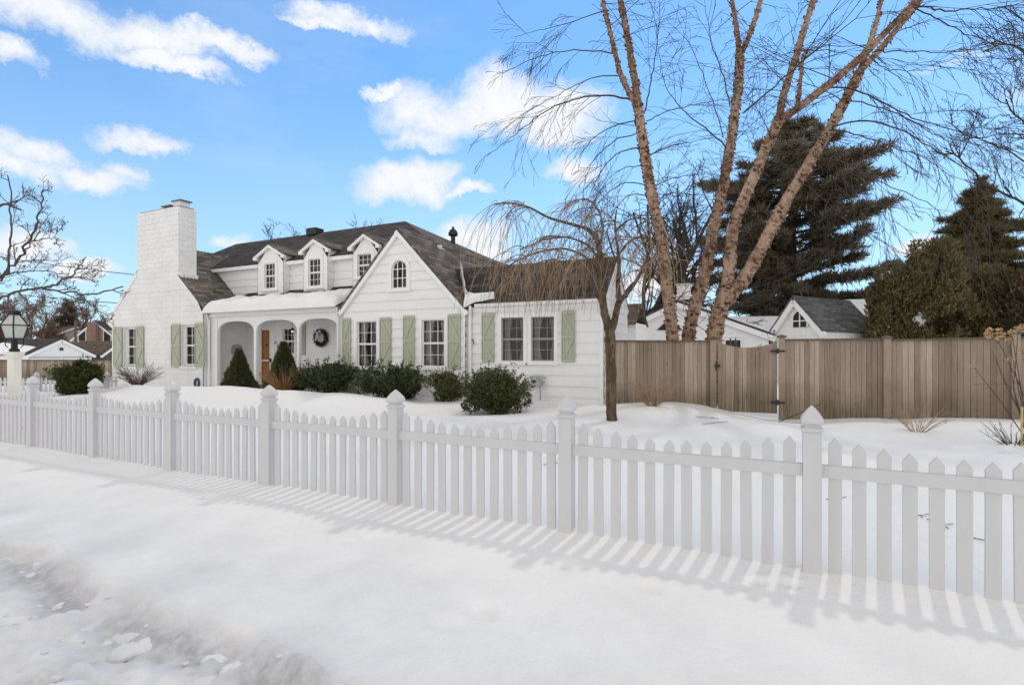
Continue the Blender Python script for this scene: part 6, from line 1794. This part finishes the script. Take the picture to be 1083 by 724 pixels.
# cupola standing on its ridge
cu = P(700.5, 319, GYy + 1.6); c = MB(); zc = za + 0.02
c.sqlathe([(0.34, zc - 0.4), (0.34, zc + 0.30), (0.42, zc + 0.33), (0.42, zc + 0.38), (0.28, zc + 0.40), (0.28, zc + 0.85), (0.36, zc + 0.88), (0.36, zc + 0.93)], ga[0] + 0.1, GYy + 1.6)
cup = c.build('cupola', M['trim'], T)
c = MB(); c.sqlathe([(0.38, zc + 0.931), (0.2, zc + 1.2), (0.05, zc + 1.45), (0.015, zc + 1.6)], ga[0] + 0.1, GYy + 1.6); c.build('cupola_roof', M['dark_metal'], cup)

# steep little white shed with arched window; its long side runs back to the right
SYy = 24.0
sl_, sa_, sr_ = P(816, 352, SYy), P(841.5, 314, SYy), P(872.5, 347.5, SYy)
angS = math.radians(-33)
ca, sa = math.cos(angS), math.sin(angS)
# front edge is turned: solve corner points on the turned plane through the apex column
def on_turned(px, py, o, ang):
    u = (px - CX) / FPX; dx, dy = -SN + u * CS, CS + u * SN      # ray (per unit depth)
    ex, ey = math.cos(ang), math.sin(ang)
    # o + s*e = t*d
    det = dx * -ey + dy * ex if False else (dx * ey - dy * ex)
    t = (o[0] * ey - o[1] * ex) / det
    s = (t * dx - o[0]) * ex + (t * dy - o[1]) * ey
    return s, EYE + t * (HY - py) / FPX
o_ = (float(sa_[0]), SYy)
angS = math.radians(-36)
s0_, z0_ = on_turned(815, 352, o_, angS); s1_, z1_ = on_turned(841.5, 314, o_, angS); s2_, z2_ = on_turned(874, 347.5, o_, angS)
ov_ = 0.12; ux = (896 - CX) / FPX; rq = (-SN + ux * CS) / (CS + ux * SN); dq = (rq * SYy - o_[0]) / (-math.sin(angS) - rq * math.cos(angS)); zq = (z0_ + z2_) / 2 + 0.06
T, tr, g_ = facade_block('shed', 'steep roofed white shed with arched window above the cedar fence', 'shed', [(s0_ + ov_, -0.1), (s0_ + ov_, zq), (s1_, z1_), (s2_ - ov_, zq), (s2_ - ov_, -0.1)], (o_[0], o_[1], 0.0), angS, dq, M['brick'], M['roof_grey'], over=ov_)
s3, zb0 = on_turned(839.8, 346, o_, angS); s4, zb1 = on_turned(854.2, 328.5, o_, angS); xc_, hwz = (s3 + s4) / 2, (s4 - s3) / 2; zs_ = zb1 - hwz
arc_ = [(xc_ + hwz * math.cos(k), zs_ + hwz * math.sin(k)) for k in np.linspace(0, math.pi, 14)]
a = MB(); a.prism([(xc_ + hwz, zb0)] + arc_ + [(xc_ - hwz, zb0)], 'y', -0.06, -0.03); w_ = tr(a).build('window', M['dark_metal'], T)
a = MB(); a.box(xc_ - 0.02, xc_ + 0.02, -0.085, -0.062, zb0, zb1); a.box(xc_ - hwz, xc_ + hwz, -0.084, -0.063, (zb0 + zs_) / 2 + 0.05, (zb0 + zs_) / 2 + 0.09)
o2 = [(xc_ + (hwz + 0.05), zb0)] + [(xc_ + (hwz + 0.05) * math.cos(k), zs_ + (hwz + 0.05) * math.sin(k)) for k in np.linspace(0, math.pi, 14)] + [(xc_ - hwz - 0.05, zb0)]; i2 = [(xc_ + hwz, zb0)] + arc_ + [(xc_ - hwz, zb0)]
for k in range(len(o2) - 1): a.prism([i2[k], i2[k + 1], o2[k + 1], o2[k]], 'y', -0.09, -0.061)
tr(a).build('frame', M['trim'], w_)
# wire hoop on a dark peg at its corner
q = P(815.5, 353.5, SYy - 0.3); a = MB(); t_ = np.linspace(0.3, 5.8, 16); a.tube(np.stack([q[0] + 0.13 * np.cos(t_), np.full(16, SYy - 0.35), q[2] - 0.02 + 0.15 * np.sin(t_)], -1), 0.008, 4); a.box(q[0] + 0.08, q[0] + 0.15, SYy - 0.4, SYy - 0.3, q[2] + 0.10, q[2] + 0.17)
tag(a.build('wire_hoop', M['wire'], None, (q[0], SYy, q[2])), 'dark wire hoop hanging at the left corner of the white shed', 'wire')
# low houses behind, their roofs still under snow; ridges run left-right
def low_house(label, slabel, pl, pr, pridge, peave, Yr, run):
    A, B = P(pl, pridge, Yr), P(pr, pridge, Yr); zr_ = float(P((pl + pr) / 2, pridge, Yr)[2]); ze_ = float(P((pl + pr) / 2, peave, Yr - run)[2])
    L_ = float(B[0] - A[0]); o = (float(A[0]), Yr, 0.0)
    T, tr, g_ = facade_block('house', label, 'house', [(-run, -0.3), (-run, ze_), (0, zr_), (run, ze_), (run, -0.3)], o, math.radians(90), 0.0, M['siding'], M['roof_grey']) if False else facade_block('house', label, 'house', [(-run, -0.3), (-run, ze_), (0, zr_), (run, ze_), (run, -0.3)], (o[0] + L_, Yr, 0.0), math.radians(90), L_, M['siding'], M['roof_grey'])
    xl, xr, xa, za, zel, zer, rl, rr_, el, er = g_
    roof_cover('roof_snow', slabel, T, tr, [(xa, -0.1, za + 0.06), (el, -0.1, za + 0.06 - rl * (xa - el)), (el, L_ + 0.1, za + 0.06 - rl * (xa - el)), (xa, L_ + 0.1, za + 0.06)], 0.16, 5, (o[0] + L_ / 2, Yr - run / 2, zr_))
low_house('low white house seen between the wide garage and the shed', 'snow covered low roof between the wide garage and the steep shed', 752, 830, 336.5, 353, 31.0, 3.2)
low_house('far house behind the right end of the steep shed', 'bright snow on the roof behind the right end of the steep shed', 880, 960, 318, 346, 31.0, 4.0)
# little white outbuilding with a dark roof beyond the wing corner
q0, q1, q2 = P(655, 357, 18.5), P(672, 341, 18.5), P(672, 318.5, 18.5)
T = thing('outbuilding', 'small white outbuilding with dark brown roof just right of the wing gable', 'outbuilding', ((q0[0] + q1[0]) / 2, 18.5, 0.0))
a = MB(); siding(a, (0, 18.5, 0), (1, 0, 0), (0, -1, 0), 0.0, q1[2], q0[0] - 0.6, q1[0], (), 0.2, 0.018); a.box(q0[0] - 0.6, q1[0] - 0.001, 18.52, 20.5, 0.0, q1[2]); a.build('wall', M['siding'], T)
a = MB(); a.slab([(q0[0] - 0.7, 18.3, q1[2] - 0.03), (q1[0] + 0.05, 18.3, q1[2] - 0.03), (q1[0] + 0.05, 19.4, q2[2]), (q0[0] - 0.7, 19.4, q2[2])], 0.06)
a.slab([(q0[0] - 0.7, 20.6, q1[2] - 0.03), (q1[0] + 0.05, 20.6, q1[2] - 0.03), (q1[0] + 0.05, 19.4, q2[2]), (q0[0] - 0.7, 19.4, q2[2])], 0.06); a.build('roof', M['brown_wall'], T)

# far left: white double garage, houses
t0 = 45.0
ap = PT(64.6, 357.5, t0)      # its gable faces the house, the ridge runs off to the left
gX = float(ap[0]); yl = gX / (PX(27, 1.0)); yr = gX / (PX(99.5, 1.0)); wdt = yr - yl; mid = (gX, float(ap[1]))
T, tr, g_ = facade_block('garage', 'white double garage with partly snowy roof far left', 'garage', [(yl - mid[1] + 0.2, -2.0), (yl - mid[1] + 0.2, 1.5), (0, float(ap[2]) - 0.05), (yr - mid[1] - 0.2, 1.5), (yr - mid[1] - 0.2, -2.0)], (mid[0], mid[1], 0.0), math.radians(90), 9.0, M['siding'], M['roof_dark'], over=0.25)
for sx in (-1, 1):
    a = MB(); c0 = sx * wdt * 0.235; dw = wdt * 0.2; a.box(c0 - dw, c0 + dw, -0.06, -0.03, -1.6, 1.10); tr(a).build('garage_door', M['trim'], T)
    a = MB(); a.box(c0 - dw - 0.1, c0 + dw + 0.1, -0.10, -0.02, 1.105, 1.20); tr(a).build('lintel', M['grey_box'], T)
a = MB(); a.box(-0.12, 0.12, -0.12, -0.03, 1.75, 1.98); tr(a).build('lamp', M['dark_metal'], T)
xl, xr, xa, za, zel, zer, rl, rr_, el, er = g_
roof_cover('roof_snow', 'snow patch on the left slope of the white double garage', T, tr, [(el + 1.1, 0.9, za + 0.07 - rl * (xa - el - 1.1)), (el, 0.6, za + 0.07 - rl * (xa - el)), (el, 9.0, za + 0.07 - rl * (xa - el)), (el + 1.9, 9.0, za + 0.07 - rl * (xa - el - 1.9))], 0.14, 9, (mid[0], mid[1], 1.8))
def far_house(label, pl, pa, pr, pe, ptop, t, ang, depth, mw, mr, group='old houses beyond the far left garage'):
    A, B, C_ = PT(pl, pe, t), PT(pa, ptop, t), PT(pr, pe, t); w2 = float(np.hypot(*(C_ - A)[:2])) / 2; m_ = (A + C_) / 2
    T, tr, g_ = facade_block('house', label, 'house', [(-w2, -3.0), (-w2, float(A[2])), (0, float(B[2])), (w2, float(C_[2])), (w2, -3.0)], (m_[0], m_[1], 0.0), math.atan2((C_ - A)[1], (C_ - A)[0]) + ang, depth, mw, mr, over=0.35, group=group)
    return T, tr, g_
T, tr, g_ = far_house('tan gabled house with red brick chimney far left', 78, 101, 124, 357, 339, 64, 0.0, 14, M['stucco_tan'], M['roof_dark'])
for xx in (-1.6, 1.5):
    a = MB(); a.box(xx - 0.42, xx + 0.42, -0.06, -0.03, 3.0, 4.2); w_ = tr(a).build('window', M['dark_metal'], T); a = MB()
    for q_ in (-0.5, 0.42): a.box(xx + q_, xx + q_ + 0.08, -0.08, -0.031, 2.92, 4.28)
    a.box(xx - 0.42, xx + 0.42, -0.08, -0.031, 4.2, 4.28); a.box(xx - 0.42, xx + 0.42, -0.08, -0.031, 2.92, 3.0); tr(a).build('frame', M['trim'], w_)
a = MB(); q = PT(97.5, 360, 63.3); a.box(q[0] - 0.45, q[0] + 0.45, q[1] - 0.35, q[1] + 0.35, -2, PT(97.5, 340.5, 63.3)[2]); a.build('chimney', M['red_brick'], T)
far_house('brown roofed house behind the white garage peak', 62, 80, 98, 352, 344.5, 74, 1.45, 3.6, M['stucco_tan'], M['roof_red'])
far_house('dark brown shingled outbuilding between garage and brick gable', 106, 125, 144, 373, 361, 52, 1.5, 3.9, M['brown_wall'], M['brown_wall'])
far_house('tan house at the left edge behind the lantern', -120, -66, -12, 352, 322, 60, 0.0, 2.0, M['stucco_tan'], M['roof_dark'])
# utility pole and lines
up = PT(80, 373, 60); a = MB(); a.tube([(up[0], up[1], -1.5), (up[0], up[1], PT(80, 339, 60)[2])], 0.14, 8)
tag(a.build('utility_pole', M['cedar_dark'], None, (up[0], up[1], -1.5)), 'plain wooden utility pole among the far left houses', 'utility pole')
up = PT(102.5, 373, 61); a = MB(); a.tube([(up[0], up[1], -1.5), (up[0], up[1], PT(102.5, 343, 61)[2])], 0.12, 8)
tag(a.build('utility_pole', M['cedar_dark'], None, (up[0], up[1], -1.5)), 'thin wooden utility pole in front of the tan gabled house', 'utility pole')
def wire(label, p0, p1, sag, r):
    a = MB(); t_ = np.linspace(0, 1, 24)[:, None]; V = p0 + (p1 - p0) * t_; V[:, 2] -= sag * 4 * (t_ * (1 - t_))[:, 0]; a.tube(V, r, 5, cap=False)
    tag(a.build('power_line', M['wire'], None, tuple(p0), smooth=True, uv=False), label, 'cable', 'cables at the left')
wire('upper thin service cable crossing the sky to the brick gable', PT(-160, 240, 30), P(147, 291, 12.72), 0.25, 0.017)
wire('lower thin cable crossing behind the left tree limbs', PT(-160, 288, 34), PT(140, 321.5, 26), 0.2, 0.02)
